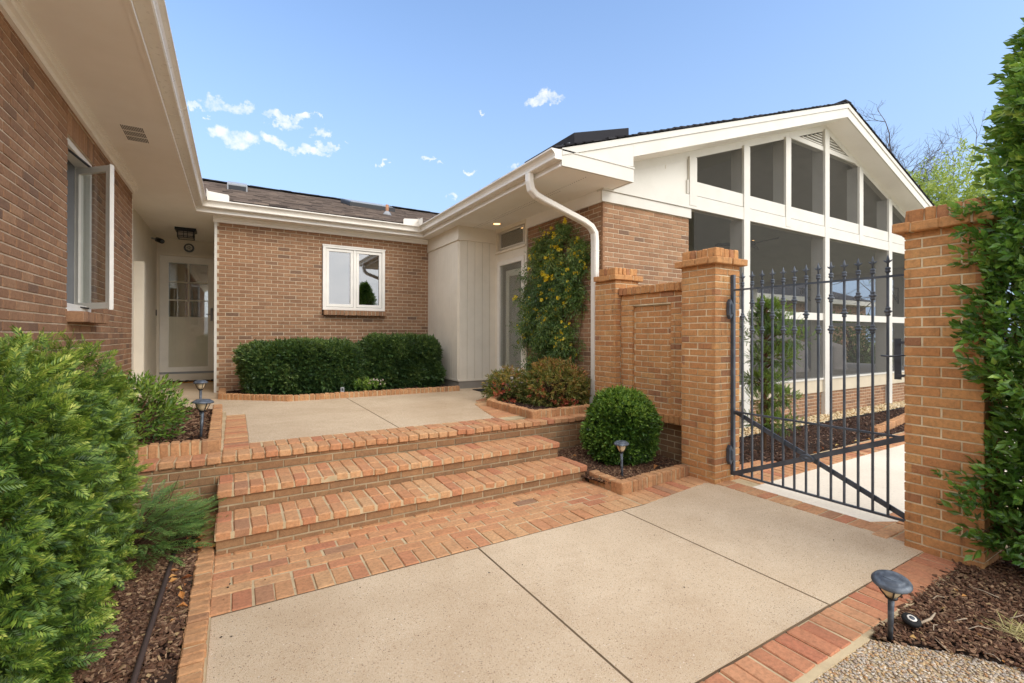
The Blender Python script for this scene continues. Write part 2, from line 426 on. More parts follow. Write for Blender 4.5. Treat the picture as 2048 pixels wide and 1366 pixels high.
M['oak'] = leaf_mat('dark_tree_leaf', (34, 52, 26), (56, 80, 36), (84, 108, 48), (116, 136, 64))
M['pinkflower'] = leaf_mat('pale_flower', (226, 196, 190), (238, 214, 204), (244, 226, 214), (250, 240, 230))

# ------------------------------------------------------------------ brick layout
BL, BH, MT = .2, .0668, .0105
def courses(L, z0, z1, openings=(), bl=BL, bh=BH, off=0., mt=MT):
    out = []; k = 0; z = z0
    while z < z1 - .012:
        zt = min(z + bh - mt, z1)
        iv = [(0, L)]
        for (a, b, c, d) in openings:
            if z + (zt - z) * .4 < d and z + (zt - z) * .6 > c:
                nv = []
                for (p, q) in iv:
                    if b <= p or a >= q: nv.append((p, q))
                    else:
                        if a - p > .02: nv.append((p, a - .004))
                        if q - b > .02: nv.append((b + .004, q))
                iv = nv
        sh = (bl / 2 if k % 2 else 0) + off
        for (p, q) in iv:
            i = math.floor((p - sh) / bl)
            while True:
                a = max(p, sh + i * bl); b = min(q, sh + (i + 1) * bl - mt)
                if a >= q: break
                if b - a > .02: out.append((a + RNG.uniform(-.0015, .0015) if a > p else a, b, z, zt))
                i += 1
        z += bh; k += 1
    return out
def brick_wall(name, o, u, n, L, z0, z1, parent, brick, mortar, openings=(), off=0., back=.1, bh=BH, jit=.0009):
    mb = MB()
    mb.face_bricks(o, u, n, courses(L, z0, z1, openings, off=off, bh=bh), 0, jit=jit)
    openings = [(a - .012, b + .012, c - .012, d + .012) for a, b, c, d in openings]
    us = sorted({0., L, *[x for q in openings for x in q[:2] if 0 < x < L]}); zs = sorted({z0, z1, *[x for q in openings for x in q[2:] if z0 < x < z1]})
    o = np.array(o, float); u = np.array(u, float); n = np.array(n, float)
    for i in range(len(us) - 1):
        for j in range(len(zs) - 1):
            cu, cz = (us[i] + us[i + 1]) / 2, (zs[j] + zs[j + 1]) / 2
            if any(a < cu < b and c < cz < d for a, b, c, d in openings): continue
            V = [o + u * a + np.array([0, 0, b]) + n * d for a in (us[i] + .002, us[i + 1] - .002) for d in (-back, -.0055) for b in (zs[j], zs[j + 1])]
            mb.add(V, BOXF, 1)
    return mb.build(name, [brick, mortar], parent)
def boards(mb, o, u, n, L, z0, z1, w, slot=0, th=.02, gap=.006):
    """tongue and groove boards standing side by side"""
    o = np.array(o, float); u = np.array(u, float); n = np.array(n, float)
    k = max(1, round(L / w)); w = L / k
    for i in range(k):
        a, b = i * w + gap / 2, (i + 1) * w - gap / 2
        if i == 0: a = 0
        if i == k - 1: b = L
        V = [o + u * p + n * d + np.array([0, 0, q]) for p in (a, b) for d in (0, th) for q in (z0, z1)]
        mb.add(V, BOXF, slot)
    V = [o + u * p + n * d + np.array([0, 0, q]) for p in (0.001, L - .001) for d in (-.03, .008) for q in (z0 + .001, z1 - .001)]
    mb.add(V, BOXF, slot)
    return mb

# ------------------------------------------------------------------ camera
CAM = np.array([0, 0, 1.45])
_t = math.atan(.59773); _c, _s = math.cos(_t), math.sin(_t)
_fw = np.array([_s, _c, 0]); _rt = np.array([_c, -_s, 0]); _up = np.array([0, 0, 1.])
_p, _r = .00273, .00217
fw2 = _fw * math.cos(_p) + _up * math.sin(_p); up2 = -_fw * math.sin(_p) + _up * math.cos(_p)
ax = _rt * math.cos(_r) + up2 * math.sin(_r); ay = up2 * math.cos(_r) - _rt * math.sin(_r)
cam = bpy.data.cameras.new('camera'); co = bpy.data.objects.new('camera', cam); COL.objects.link(co)
from mathutils import Matrix
co.matrix_world = Matrix(((ax[0], ay[0], -fw2[0], CAM[0]), (ax[1], ay[1], -fw2[1], CAM[1]), (ax[2], ay[2], -fw2[2], CAM[2]), (0, 0, 0, 1)))
cam.sensor_width = 36; cam.lens = 36 * 927.7 / 2048; cam.shift_y = -(683 - 667.63) / 2048
cam.clip_end = 2000; cam.clip_start = .05
scene.camera = co

ZT = .465           # upper terrace level
ZS = 3.45           # soffit level
# ================================================================== HOUSE
house = thing('brick_house', 'single storey brown brick house with cream trim and a gabled screened porch', 'house', (1.5, 9.4, 0))
hb, hm = M['hbrick'], M['hmortar']
# --- brick walls
brick_wall('brick_wall', (-1.195, -1.5, 0), (0, 1, 0), (1, 0, 0), 9.52, 0, 3.362, house, hb, hm, [(6.70, 7.56, 1.655, 3.32)], off=.06)
brick_wall('brick_wall', (-.262, 9.345, 0), (1, 0, 0), (0, -1, 0), 3.80, ZT - .1, 3.362, house, hb, hm, [(1.68, 2.85, 1.82, 3.15)], off=.03)
brick_wall('brick_wall', (4.31, 4.805, 0), (0, 1, 0), (-1, 0, 0), 1.875, ZT + .09, 3.28, house, hb, hm, off=.1)
brick_wall('brick_wall', (4.313, 4.80, 0), (1, 0, 0), (0, -1, 0), 1.77, 0, 3.28, house, hb, hm, off=.0)
# soldier course over the side window, its brick sill, and the back window sill
mb = MB(); mb.face_bricks((-1.195, 5.2, 0), (0, 1, 0), (1, 0, 0), [(i * .0665, i * .0665 + .056, 3.122, 3.316) for i in range(13)], 0)
mb.box(-1.29, -1.2, 5.2, 6.06, 3.12, 3.318, 1); mb.build('soldier_course', [hb, hm], house)
mb = MB(); mb.bricks([(-1.165, 5.24 + i * .1035, 1.598, .075, .046, .046) for i in range(9)], .006, 0, .001); mb.box(-1.24, -1.10, 5.2, 6.11, 1.556, 1.634, 1)
mb.build('window_sill_bricks', [hb, hm], house)
mb = MB(); mb.bricks([(1.462 + i * .0735, 9.30, 1.867, .031, .065, .047) for i in range(16)], .004, 0, .001); mb.box(1.432, 2.60, 9.25, 9.40, 1.828, 1.905, 1)
mb.build('window_sill_bricks', [hb, hm], house)
# dark rooms behind the windows
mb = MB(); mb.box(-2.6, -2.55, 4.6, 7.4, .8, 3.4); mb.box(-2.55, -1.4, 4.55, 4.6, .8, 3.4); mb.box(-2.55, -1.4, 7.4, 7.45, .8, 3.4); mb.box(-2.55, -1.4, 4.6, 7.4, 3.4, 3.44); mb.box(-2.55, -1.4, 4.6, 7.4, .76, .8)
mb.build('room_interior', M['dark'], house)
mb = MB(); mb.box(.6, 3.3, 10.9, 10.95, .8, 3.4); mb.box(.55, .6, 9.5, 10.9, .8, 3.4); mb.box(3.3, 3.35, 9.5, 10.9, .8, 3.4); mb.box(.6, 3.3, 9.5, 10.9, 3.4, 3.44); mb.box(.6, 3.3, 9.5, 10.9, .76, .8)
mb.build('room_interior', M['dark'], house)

# --- back window (two fixed sashes)
w = MB(); y0 = 9.335
def frame(mb, x0, x1, z0, z1, wd, y0, y1):
    mb.box(x0, x1, y0, y1, z1 - wd, z1); mb.box(x0, x1, y0, y1, z0, z0 + wd)
    mb.box(x0, x0 + wd, y0, y1, z0 + wd, z1 - wd); mb.box(x1 - wd, x1, y0, y1, z0 + wd, z1 - wd)
frame(w, 1.418, 2.588, 1.92, 3.152, .058, 9.305, 9.40)
w.box(1.41, 2.596, 9.298, 9.39, 3.13, 3.157)
w.box(1.976, 2.03, 9.318, 9.40, 1.978, 3.094)
win = w.build('window', M['vinyl'], house, .004)
for a, b in ((1.48, 1.973), (2.033, 2.526)):
    s_ = MB(); frame(s_, a, b, 1.985, 3.088, .052, 9.325, 9.375); so = s_.build('sash', M['vinyl'], win, .004)
    MB().box(a + .05, b - .05, 9.352, 9.358, 2.03, 3.04).build('glass_pane', M['glass'], win)
# --- left window with one casement swung open
w = MB()
def framex(mb, y0, y1, z0, z1, wd, x0, x1):
    mb.box(x0, x1, y0, y1, z1 - wd, z1); mb.box(x0, x1, y0, y1, z0, z0 + wd)
    mb.box(x0, x1, y0, y0 + wd, z0 + wd, z1 - wd); mb.box(x0, x1, y1 - wd, y1, z0 + wd, z1 - wd)
framex(w, 5.205, 6.055, 1.66, 3.115, .055, -1.33, -1.215)
w.box(-1.33, -1.19, 5.2, 6.06, 1.638, 1.661)
win = w.build('window', M['vinyl'], house, .004)
w = MB(); w.box(-1.9, -1.331, 5.99, 6.054, 1.66, 3.11); w.box(-1.46, -1.43, 5.90, 5.985, 1.7, 3.06); w.build('jamb_liner', M['graymetal'], win)
# open sash: from A (at the frame) to B (outer edge)
A, B = np.array([-1.315, 6.02]), np.array([-1.0, 5.70]); d = (B - A) / np.linalg.norm(B - A); Lw = np.linalg.norm(B - A); nn = np.array([-d[1], d[0]])
def obox(mb, a0, a1, n0, n1, z0, z1, slot=0):
    V = [(*(A + d * a + nn * q), z) for a in (a0, a1) for q in (n0, n1) for z in (z0, z1)]
    return mb.add(V, BOXF, slot)
s_ = MB()
obox(s_, 0, Lw, -.02, .02, 2.99, 3.045); obox(s_, 0, Lw, -.02, .02, 1.69, 1.75)
obox(s_, 0, .05, -.02, .02, 1.75, 2.99); obox(s_, Lw - .05, Lw, -.02, .02, 1.75, 2.99)
obox(s_, Lw - .004, Lw + .012, -.026, .008, 1.68, 3.05)
sash = s_.build('open_sash', M['vinyl'], win, .003)
g_ = MB(); obox(g_, .045, Lw - .045, -.002, .002, 1.745, 2.995); g_.build('glass_pane', M['doorglass'], win)
for z_ in (2.72, 1.95): h_ = MB(); obox(h_, Lw - .09, Lw - .05, .021, .034, z_, z_ + .025); h_.build('sash_clip', M['gutter'], win)
for z_ in (1.695, 3.055): MB().bar((-1.26, 5.35, z_ + .004), (-1.2, 5.90, z_), .012, .02).build('hinge_arm', M['black'], win)

# --- eaves: sweep a profile round the courtyard
def sweep(mb, prof, ends=(-1.5, 4.40), slot=0):
    P = []
    for d_, z in prof:
        P.append([(-.55 + d_, ends[0], z), (-.55 + d_, 9.02 - d_, z), (3.29 - d_, 9.02 - d_, z), (3.29 - d_, ends[1], z)])
    n = len(prof); V = [P[i][k] for k in range(4) for i in range(n)]; F = []
    for k in range(3):
        for i in range(n):
            j = (i + 1) % n; F.append([k * n + i, k * n + j, (k + 1) * n + j, (k + 1) * n + i])
    F.append(list(range(n))[::-1]); F.append([3 * n + i for i in range(n)])
    return mb.add(V, F, slot)
mb = MB(); sweep(mb, [(0, 3.441), (0, 3.66), (-.03, 3.66), (-.03, 3.441)]); sweep(mb, [(.012, 3.436), (.012, 3.462), (.0008, 3.462), (.0008, 3.436)])
mb.build('fascia', M['soffit'], house)
gp = [(.002, 3.628), (.002, 3.508), (.098, 3.503), (.108, 3.512), (.108, 3.53), (.098, 3.537), (.104, 3.56), (.118, 3.582), (.140, 3.597), (.153, 3.604), (.153, 3.622), (.138, 3.622), (.138, 3.612), (.02, 3.60), (.012, 3.628)]
mb = MB(); sweep(mb, gp, (-1.5, 4.375))
gut = mb.build('gutter', M['gutter'], house)
mb = MB(); mb.prism([(3.29 - d_, z) for d_, z in [(.004, 3.626), (.004, 3.51), (.096, 3.505), (.106, 3.514), (.106, 3.53), (.1, 3.537), (.106, 3.56), (.12, 3.582), (.14, 3.597), (.150, 3.604), (.150, 3.62)]], 'y', 4.372, 4.367)
mb.build('end_cap', M['gutter'], gut)
for (kind, at) in (('L', 5.35), ('L', 2.4), ('B', 1.45), ('R', 6.75)):
    pf = [(d_ + (.0025 if d_ > .05 else 0), z + (.002 if z > 3.6 else -.002)) for d_, z in gp]
    mb = MB()
    if kind == 'L': mb.prism([(-.55 + d_, z) for d_, z in pf], 'y', at, at + .022)
    elif kind == 'R': mb.prism([(3.29 - d_, z) for d_, z in pf], 'y', at, at + .022)
    else: mb.prism([(9.02 - d_, z) for d_, z in pf], 'x', at, at + .022)
    mb.build('gutter_seam', M['gutter'], gut)
# splash guards standing on the gutter at the two inside corners
for (x, sx) in ((-.385, 1), (3.125, -1)):
    mb = MB(); mb.prism([(x, 3.60), (x + sx * .30, 3.60), (x + sx * .30, 3.71), (x + sx * .28, 3.73), (x + sx * .012, 3.75), (x, 3.775)], 'y', 8.873, 8.876)
    mb.prism([(8.873, 3.60), (8.62, 3.60), (8.62, 3.70), (8.64, 3.73), (8.86, 3.75), (8.873, 3.775)], 'x', x, x + sx * .003)
    mb.build('splash_guard', M['gutter'], gut)
mb = MB()
for x0, x1, y0, y1 in ((-1.45, -.58, -1.5, 9.046), (-1.45, -.30, 9.046, 12.1), (-.30, 3.32, 9.046, 9.40), (3.32, 4.33, 4.42, 9.40), (4.33, 4.429, 4.42, 4.80)):
    mb.box(x0, x1, y0, y1, ZS, ZS + .012)
sof = mb.build('soffit', M['soffit'], house)
MB().box(-.573, -.566, -1.5, 8.99, ZS - .003, ZS - .0005).build('soffit_gap', M['dark'], sof)
# bed moulding / frieze boards under the soffit
mb = MB(); mb.box(-1.196, -1.165, -1.5, 8.0, 3.355, ZS - .001); mb.box(-1.165, -1.135, -1.5, 8.0, 3.40, ZS - .001); mb.box(-1.135, -1.11, -1.5, 8.0, 3.43, ZS - .001); mb.build('frieze_board', M['soffit'], house)
mb = MB(); mb.box(-.32, 3.56, 9.31, 9.346, 3.357, ZS - .001); mb.box(-.32, 3.56, 9.285, 9.31, 3.41, ZS - .001); mb.build('frieze_board', M['soffit'], house)
MB().box(4.283, 4.312, 4.79, 6.70, 3.275, ZS - .001).build('frieze_board', M['soffit'], house)
# soffit grille (left) and the dotted vent strips (right)
mb = MB()
for r in range(3):
    for k in range(13):
        yy = 5.70 + r * .145; mb.box(-.945 + k * .0135, -.938 + k * .0135, yy, yy + .12, ZS - .0035, ZS - .001, 1)
mb.box(-.965, -.75, 5.67, 6.12, ZS - .0025, ZS - .0005, 0)
mb.build('soffit_grille', [M['soffit'], M['dark']], sof)
mb = MB(); mb.box(3.79, 3.885, 4.5, 8.62, ZS - .0012, ZS - .0003, 1)
for k in range(90):
    yy = 4.55 + k * .045
    for x in (3.80, 3.865):
        if (k // 14 + int(x * 100)) % 9 < 8: mb.box(x, x + .009, yy, yy + .014, ZS - .002, ZS - .0006)
mb.build('soffit_vent', [M['dark'], M['soffit']], sof)
# --- siding bump beside the entry
mb = MB()
boards(mb, (3.53, 9.345, 0), (0, -1, 0), (-1, 0, 0), 1.525, .62, 3.20, .108)
boards(mb, (3.53, 7.80, 0), (1, 0, 0), (0, -1, 0), .78, .62, 3.20, .16)
mb.build('siding_wall', M['siding'], house)
mb = MB(); mb.box(3.49, 3.5285, 7.758, 9.34, 3.19, ZS - .001); mb.box(3.5285, 4.31, 7.758, 7.799, 3.19, ZS - .001)
mb.box(3.482, 3.49, 7.75, 9.33, 3.19, 3.215); mb.box(3.49, 4.3, 7.75, 7.757, 3.19, 3.215); mb.build('siding_trim', M['siding'], house)
mb = MB(); mb.box(3.502, 3.5285, 7.772, 9.34, .60, .635); mb.box(3.5285, 4.31, 7.772, 7.80, .60, .635); mb.build('siding_trim', M['siding'], house)
mb = MB(); mb.box(3.525, 4.40, 7.79, 9.4, .3, .598); mb.box(4.318, 4.42, 4.81, 7.79, .3, .55); mb.box(4.295, 4.318, 6.70, 7.79, .3, .64)
mb.build('foundation', M['conc_base'], house)
# --- glazed side door, transom and its white surround (wall faces -x at x = 4.31)
mb = MB()
mb.box(4.285, 4.40, 6.685, 6.755, .55, ZS - .001); mb.box(4.285, 4.40, 7.70, 7.797, .62, ZS - .001)
mb.box(4.285, 4.40, 6.755, 7.70, 2.835, 3.035); mb.box(4.285, 4.40, 6.755, 7.70, 3.385, ZS - .001); mb.box(4.285, 4.42, 6.755, 7.70, .58, .645)
mb.box(4.255, 4.285, 6.70, 7.76, 2.98, 3.02)
dw = mb.build('door_surround', M['siding'], house)
mb = MB(); framex(mb, 6.80, 7.66, 3.05, 3.375, .03, 4.30, 4.35); mb.build('transom_frame', M['white'], dw)
MB().box(4.318, 4.324, 6.82, 7.64, 3.07, 3.36).build('glass_pane', M['glass'], dw)
mb = MB(); framex(mb, 6.757, 7.698, .648, 2.832, .085, 4.272, 4.335); mb.box(4.272, 4.335, 6.842, 7.613, .733, .86)
gd = mb.build('door', M['gutter'], house, .004)
MB().box(4.30, 4.306, 6.84, 7.615, .86, 2.75).build('glass_pane', M['doorglass'], gd)
mb = MB(); framex(mb, 6.86, 7.59, .70, 2.66, .11, 4.40, 4.44); mb.build('inner_door_frame', M['siding'], gd)
MB().box(4.42, 4.425, 6.95, 7.5, .8, 2.57).build('glass_pane', M['doorglass'], gd)
mb = MB(); mb.box(5.2, 5.25, 6.3, 8.3, .5, 3.5); mb.box(4.45, 5.2, 8.0, 8.05, .5, 3.5); mb.box(4.45, 5.2, 6.5, 6.55, .5, 3.5); mb.build('room_interior', M['curtain'], house)
mb = MB(); mb.tube([(4.262, 6.80, 1.52), (4.262, 6.80, 1.74)], .012, 8); mb.box(4.262, 4.275, 6.79, 6.81, 1.5, 1.76); mb.build('handle', M['graymetal'], gd)

# --- alcove with the storm door
mb = MB()
boards(mb, (-1.40, 8.0, 0), (0, 1, 0), (1, 0, 0), 4.0, .42, ZS - .001, .10)
boards(mb, (-1.42, 12.02, 0), (1, 0, 0), (0, -1, 0), 1.17, 3.10, ZS - .001, .19)
mb.box(-1.42, -1.195, 8.021, 8.06, 0, ZS - .001)
mb.build('siding_wall', M['siding'], house)
mb = MB(); mb.box(-1.40, -1.255, 9.45, 9.58, .45, 2.62); mb.box(-1.379, -1.30, 9.58, 9.75, .45, 2.6)
mb.build('corner_post', M['siding'], house)
MB().box(-.30, -.262, 9.30, 9.352, ZT - .05, 3.356).build('corner_trim', M['white'], house)
mb = MB(); mb.box(-.27, -.245, 9.36, 12.1, ZT, ZS - .001); mb.build('siding_wall', M['siding'], house)
mb = MB(); mb.box(-1.385, -1.335, 11.93, 12.0, .62, 3.09); mb.box(-.345, -.275, 11.93, 12.0, .62, 3.09); mb.box(-1.385, -.275, 11.92, 12.0, 3.09, 3.15)
mb.box(-1.40, -.275, 11.86, 12.1, .45, .62); mb.build('door_casing', M['siding'], house)
mb = MB()
def framey(mb, x0, x1, z0, z1, l, r, t, b, y0, y1):
    mb.box(x0, x1, y0, y1, z1 - t, z1); mb.box(x0, x1, y0, y1, z0, z0 + b); mb.box(x0, x0 + l, y0, y1, z0 + b, z1 - t); mb.box(x1 - r, x1, y0, y1, z0 + b, z1 - t)
framey(mb, -1.333, -.347, .665, 3.088, .15, .15, .14, .10, 11.945, 11.98)
dr = mb.build('door', M['vinyl'], house, .004)
MB().box(-1.335, -.345, 11.94, 11.985, .622, .664).build('threshold', M['graymetal'], dr)
MB().box(-1.19, -.49, 11.96, 11.964, .76, 2.95).build('glass_pane', M['stormglass'], dr)
mb = MB()   # inner panel door seen through the storm door
for z0, z1 in ((.76, 1.05), (1.06, 1.36), (1.37, 1.66), (1.67, 1.80)): mb.box(-1.2, -.48, 12.0, 12.02, z0, z1)
mb.box(-1.2, -.48, 12.02, 12.03, .7, 1.81)
mb.box(-.86, -.83, 11.99, 12.02, 1.81, 2.95)
for z in (2.17, 2.55): mb.box(-1.2, -.48, 11.99, 12.02, z - .012, z + .012)
mb.box(-1.2, -.48, 11.99, 12.02, 1.79, 1.82); mb.build('inner_door', M['siding'], dr)
MB().box(-1.2, -.48, 12.04, 12.045, 1.8, 3.0).build('door_light', M['glass'], dr)
mb = MB(); mb.box(-1.6, -.2, 12.6, 12.65, .6, 3.2); mb.build('room_interior', M['dark'], house)
mb = MB(); mb.tube([(-.43, 11.93, 1.80), (-.43, 11.93, 2.0)], .012, 8); mb.tube([(-.43, 11.93, 1.88), (-.53, 11.93, 1.885)], .01, 8); mb.box(-.45, -.41, 11.935, 11.945, 1.74, 2.02); mb.build('handle', M['graymetal'], dr)

# --- downspout
mb = MB()
path = [(3.21, 4.95, 3.50), (3.21, 4.945, 3.40), (3.23, 4.94, 3.30), (3.30, 4.93, 3.235), (3.40, 4.93, 3.20), (4.05, 4.88, 2.985), (4.16, 4.875, 2.93), (4.222, 4.872, 2.85), (4.232, 4.87, 2.74), (4.232, 4.87, .60), (4.225, 4.865, .56)]
def rect_sweep(mb, path, hw, hd):
    V = []; F = []
    P = [np.array(p, float) for p in path]
    for i, p in enumerate(P):
        t = P[min(i + 1, len(P) - 1)] - P[max(i - 1, 0)]; t /= np.linalg.norm(t)
        b = np.array([0, 1., 0]); a = np.cross(b, t); a /= np.linalg.norm(a)
        c_ = .3
        for q, r_ in ((-1, -1 + c_), (-1 + c_, -1), (1 - c_, -1), (1, -1 + c_), (1, 1 - c_), (1 - c_, 1), (-1 + c_, 1), (-1, 1 - c_)):
            V.append(p + a * hw * q + b * hd * r_)
    for i in range(len(P) - 1):
        for k in range(8): F.append([i * 8 + k, i * 8 + (k + 1) % 8, (i + 1) * 8 + (k + 1) % 8, (i + 1) * 8 + k])
    F.append(list(range(8))); F.append([(len(P) - 1) * 8 + k for k in range(8)])
    return mb.add(V, F)
rect_sweep(mb, path, .040, .052)
ds = mb.build('downspout', M['gutter'], house)
for z in (2.60, 2.15, .98): mb = MB(); rect_sweep(mb, [(4.232, 4.87, z), (4.232, 4.87, z + .012)], .043, .055); mb.build('downspout_joint', M['gutter'], ds)
mb = MB(); rect_sweep(mb, [(4.225, 4.865, .46), (4.228, 4.867, .60)], .05, .063); mb.build('downspout_joint', M['gutter'], ds)

# --- gable end of the porch (front frame plane y = 4.77)
AX = 10.2; zr = lambda x: 5.70 - .334 * abs(x - AX)
XE = 17.2
PX = [6.12, 7.515, 8.80, 10.21, 11.66, 13.10, 14.45, 15.75]
YF, YB = 4.770, 4.885
MB().box(4.275, XE - .1, YF - .022, YB, 3.425, 3.632).build('gable_board', M['white'], house)           # lower band
MB().box(6.0, XE - .1, YF - .010, YB, 3.646, 3.862).build('gable_board', M['white'], house)             # upper band
MB().prism([(4.46, 3.646), (6.030, 3.646), (6.030, zr(6.03) - .11), (4.46, zr(4.46) - .11)], 'y', YF + .016, YB).build('gable_cladding', M['white'], house)
MB().box(5.53, 5.538, YF + .013, YF + .03, 3.95, zr(5.5) - .125).build('board_joint', M['bandp'], house)
MB().box(4.3, XE - .2, YF + .04, YB - .02, 3.6325, 3.6455).build('board_joint', M['dark'], house)
mb = MB()   # boards following the rake below the soffit
mb.prism([(4.46, zr(4.46)), (AX, zr(AX)), (XE, zr(XE)), (XE, zr(XE) - .12), (AX, zr(AX) - .12), (4.46, zr(4.46) - .12)], 'y', YF + .010, YB - .001)
mb.build('rake_frieze', M['white'], house)
mb = MB(); mb.box(4.27, 6.10, 4.768, 4.799, 3.275, 3.42); mb.build('frieze_board', M['white'], house)
for i, x in enumerate(PX):
    mb = MB(); lower = i in (1, 3, 5, 7)
    top = zr(x) - .11
    mb.box(x - .085, x + .085, YF - .028, YB + .10, -.18 if lower else 3.47, top)
    if lower:
        mb.box(x - .075, x + .075, YB + .10, YB + .13, .58, 3.42)
    mb.build('porch_post', M['white'], house)
# rails
def spans(z0, z1, name, mat, y0, y1):
    ps = [6.10] + [PX[i] for i in (1, 3, 5, 7)] + [XE - .1]
    for a, b in zip(ps[:-1], ps[1:]):
        MB().box(a + (.086 if a > 6.2 else .0), b - .086, y0, y1, z0, z1).build(name, mat, house)
spans(1.76, 1.90, 'porch_rail', M['white'], YF + .006, YB)
spans(.575, .61, 'porch_sill', M['white'], YF - .006, YB + .03)
spans(.325, .572, 'skirt_board', M['bandp'], YF + .016, YB)
brick_wall('foundation_wall', (6.08, 4.815, 0), (1, 0, 0), (0, -1, 0), 11.0, -.26, .32, house, M['hbrick'], hm, off=.05)
# louvre vent in the peak
mb = MB(); zl = 5.16
mb.box(8.9, 11.55, YF + .008, YB, zl, zl + .09)
mb2 = MB()
for k in range(8):
    z = zl + .115 + k * .052
    for sgn in (-1, 1):
        xa = AX + sgn * .09; xb = AX + sgn * ((5.70 - .12 - z - .03) / .334)
        if (xb - xa) * sgn > .06:
            x0, x1 = sorted((xa, xb)); mb2.box(x0, x1, YF + .02, YF + .05, z, z + .020)
lv = mb.build('louver_vent', M['white'], house); mb2.build('louver_slat', M['white'], lv)
MB().prism([(8.95, zl + .09), (11.45, zl + .09), (AX, zr(AX) - .13)], 'y', YB - .006, YB - .003).build('vent_back', M['dark'], lv)
# insect screens
YSC = 4.784
def scr(poly): MB().prism(poly, 'y', YSC, YSC + .002).build('porch_screen', M['screen'], house)
for a, b in zip(PX[:-1], PX[1:]):
    a2, b2 = a + .085, b - .085
    ta, tb = min(zr(a2) - .12, zl if 8.7 < a2 < 11.6 else 9), min(zr(b2) - .12, zl if 8.7 < b2 < 11.6 else 9)
    scr([(a2, 3.862), (b2, 3.862), (b2, tb), (a2, ta)])
LP = [6.10, PX[1], PX[3], PX[5], PX[7], XE - .1]
for a, b in zip(LP[:-1], LP[1:]):
    for z0, z1 in ((.61, 1.76), (1.90, 3.425)): scr([(a + .085, z0), (b - .085, z0), (b - .085, z1), (a + .085, z1)])
# --- rake boards and cornice return (plane y = 4.38)
mb = MB(); YR = 4.38
def rk(o0, o1, y0, y1, x0=3.29, x1=XE - .02):
    mb.prism([(x0, zr(x0) + o0), (AX, zr(AX) + o0), (x1, zr(x1) + o0), (x1, zr(x1) + o1), (AX, zr(AX) + o1), (x0, zr(x0) + o1)], 'y', y0, y1)
rk(.0, .17, YR, YR + .025, 4.46)
rk(.172, .255, YR - .016, YR + .025, 3.29)
mb.prism([(3.33, zr(3.33) + .171), (4.459, zr(4.459) + .171), (4.459, 3.652), (3.33, 3.575)], 'y', YR, YR + .3)
mb.build('rake_board', M['white'], house)
mb = MB(); mb.box(3.292, 4.46, YR - .006, YR + .03, ZS - .005, 3.632); mb.box(3.292, 4.466, YR - .016, YR - .0065, 3.618, 3.636); mb.box(4.43, 4.459, YR + .03, 4.80, ZS - .005, 3.80)
mb.build('cornice_return', M['white'], house)
mb = MB(); mb.prism([(4.46, zr(4.46)), (AX, zr(AX)), (XE, zr(XE)), (XE, zr(XE) + .012), (AX, zr(AX) + .012), (4.46, zr(4.46) + .012)], 'y', YR + .026, YF + .012)
mb.build('rake_soffit', M['soffit'], house)

# --- roofs
def roof(name, o, along, L, run, slope, mat, clip=None, tab=.30, exp=.142, th=.016, over=0.):
    """shingle courses: o eave corner, along unit vector, run horizontal up-slope vector"""
    o = np.array(o, float); al = np.array(along, float); rn = np.array(run, float); S = np.linalg.norm(rn)
    up = rn / S + np.array([0, 0, slope]); k_ = np.linalg.norm(up); up /= k_; nz = np.cross(al, up); nz = nz if nz[2] > 0 else -nz
    tot = S * k_; n = int(tot / exp); V = []; F = []
    for i in range(n + 1):
        s0 = i * exp; s1 = min(s0 + exp + .03, tot); sh = RNG.uniform(0, tab); x = -over - sh
        while x < L:
            w_ = tab * RNG.uniform(.55, 1.1); a, b = max(x, -over), min(x + w_, L); x += w_
            if b - a < .02: continue
            m = o + al * (a + b) / 2 + up * s0
            if clip and not clip(m): continue
            t = th * RNG.uniform(.7, 1.5); g = .004; q = len(V)
            for u_, s_, h in ((a, s0, t), (b - g, s0, t), (b - g, s1, .004), (a, s1, .004), (a, s0, -.006), (b - g, s0, -.006), (b - g, s1, -.006), (a, s1, -.006)):
                V.append(o + al * u_ + up * s_ + nz * h)
            F += [[q, q + 1, q + 2, q + 3], [q + 4, q + 7, q + 6, q + 5], [q, q + 4, q + 5, q + 1], [q + 1, q + 5, q + 6, q + 2], [q + 2, q + 6, q + 7, q + 3], [q + 3, q + 7, q + 4, q]]
    ob = fast_mesh(name, V, F, mat, house)
    # decking under the shingles
    return ob, up, nz, tot
rf, up_, nz_, tot_ = roof('roof', (-7.0, 8.93, 3.66), (1, 0, 0), 17.5, (0, 6.05, 0), .316, M['shingle'], clip=lambda p: p[0] > -.5 - (p[1] - 8.85) - .3 and p[0] < 3.4 + (p[1] - 8.85) + .3)
mb = MB(); mb.add([(-.6, 8.94, 3.645), (3.4, 8.94, 3.645), (9.4, 14.95, 5.53), (-6.6, 14.95, 5.53), (-.6, 8.94, 3.60), (3.4, 8.94, 3.60), (9.4, 14.95, 5.4), (-6.6, 14.95, 5.4)], [[0, 1, 2, 3], [4, 7, 6, 5], [0, 4, 5, 1], [1, 5, 6, 2], [2, 6, 7, 3], [3, 7, 4, 0]])
mb.build('roof_deck', M['dark'], rf)
mb = MB()
for i in range(70): mb.bricks([(-7 + i * .25, 14.98, 5.60, .15, .14, .012)], .003, 0, .003)
mb.build('ridge_cap', M['shingle_dark'], rf)
rr, *_ = roof('roof', (3.19, 4.345, 3.635), (0, 1, 0), 10.5, (7.02, 0, 0), .334, M['shingle_dark'], clip=lambda p: p[0] > 3.0 + max(0, p[1] - 8.85))
roof('roof', (17.22, 4.345, 3.635), (0, 1, 0), 8, (-7.02, 0, 0), .334, M['shingle_dark'])
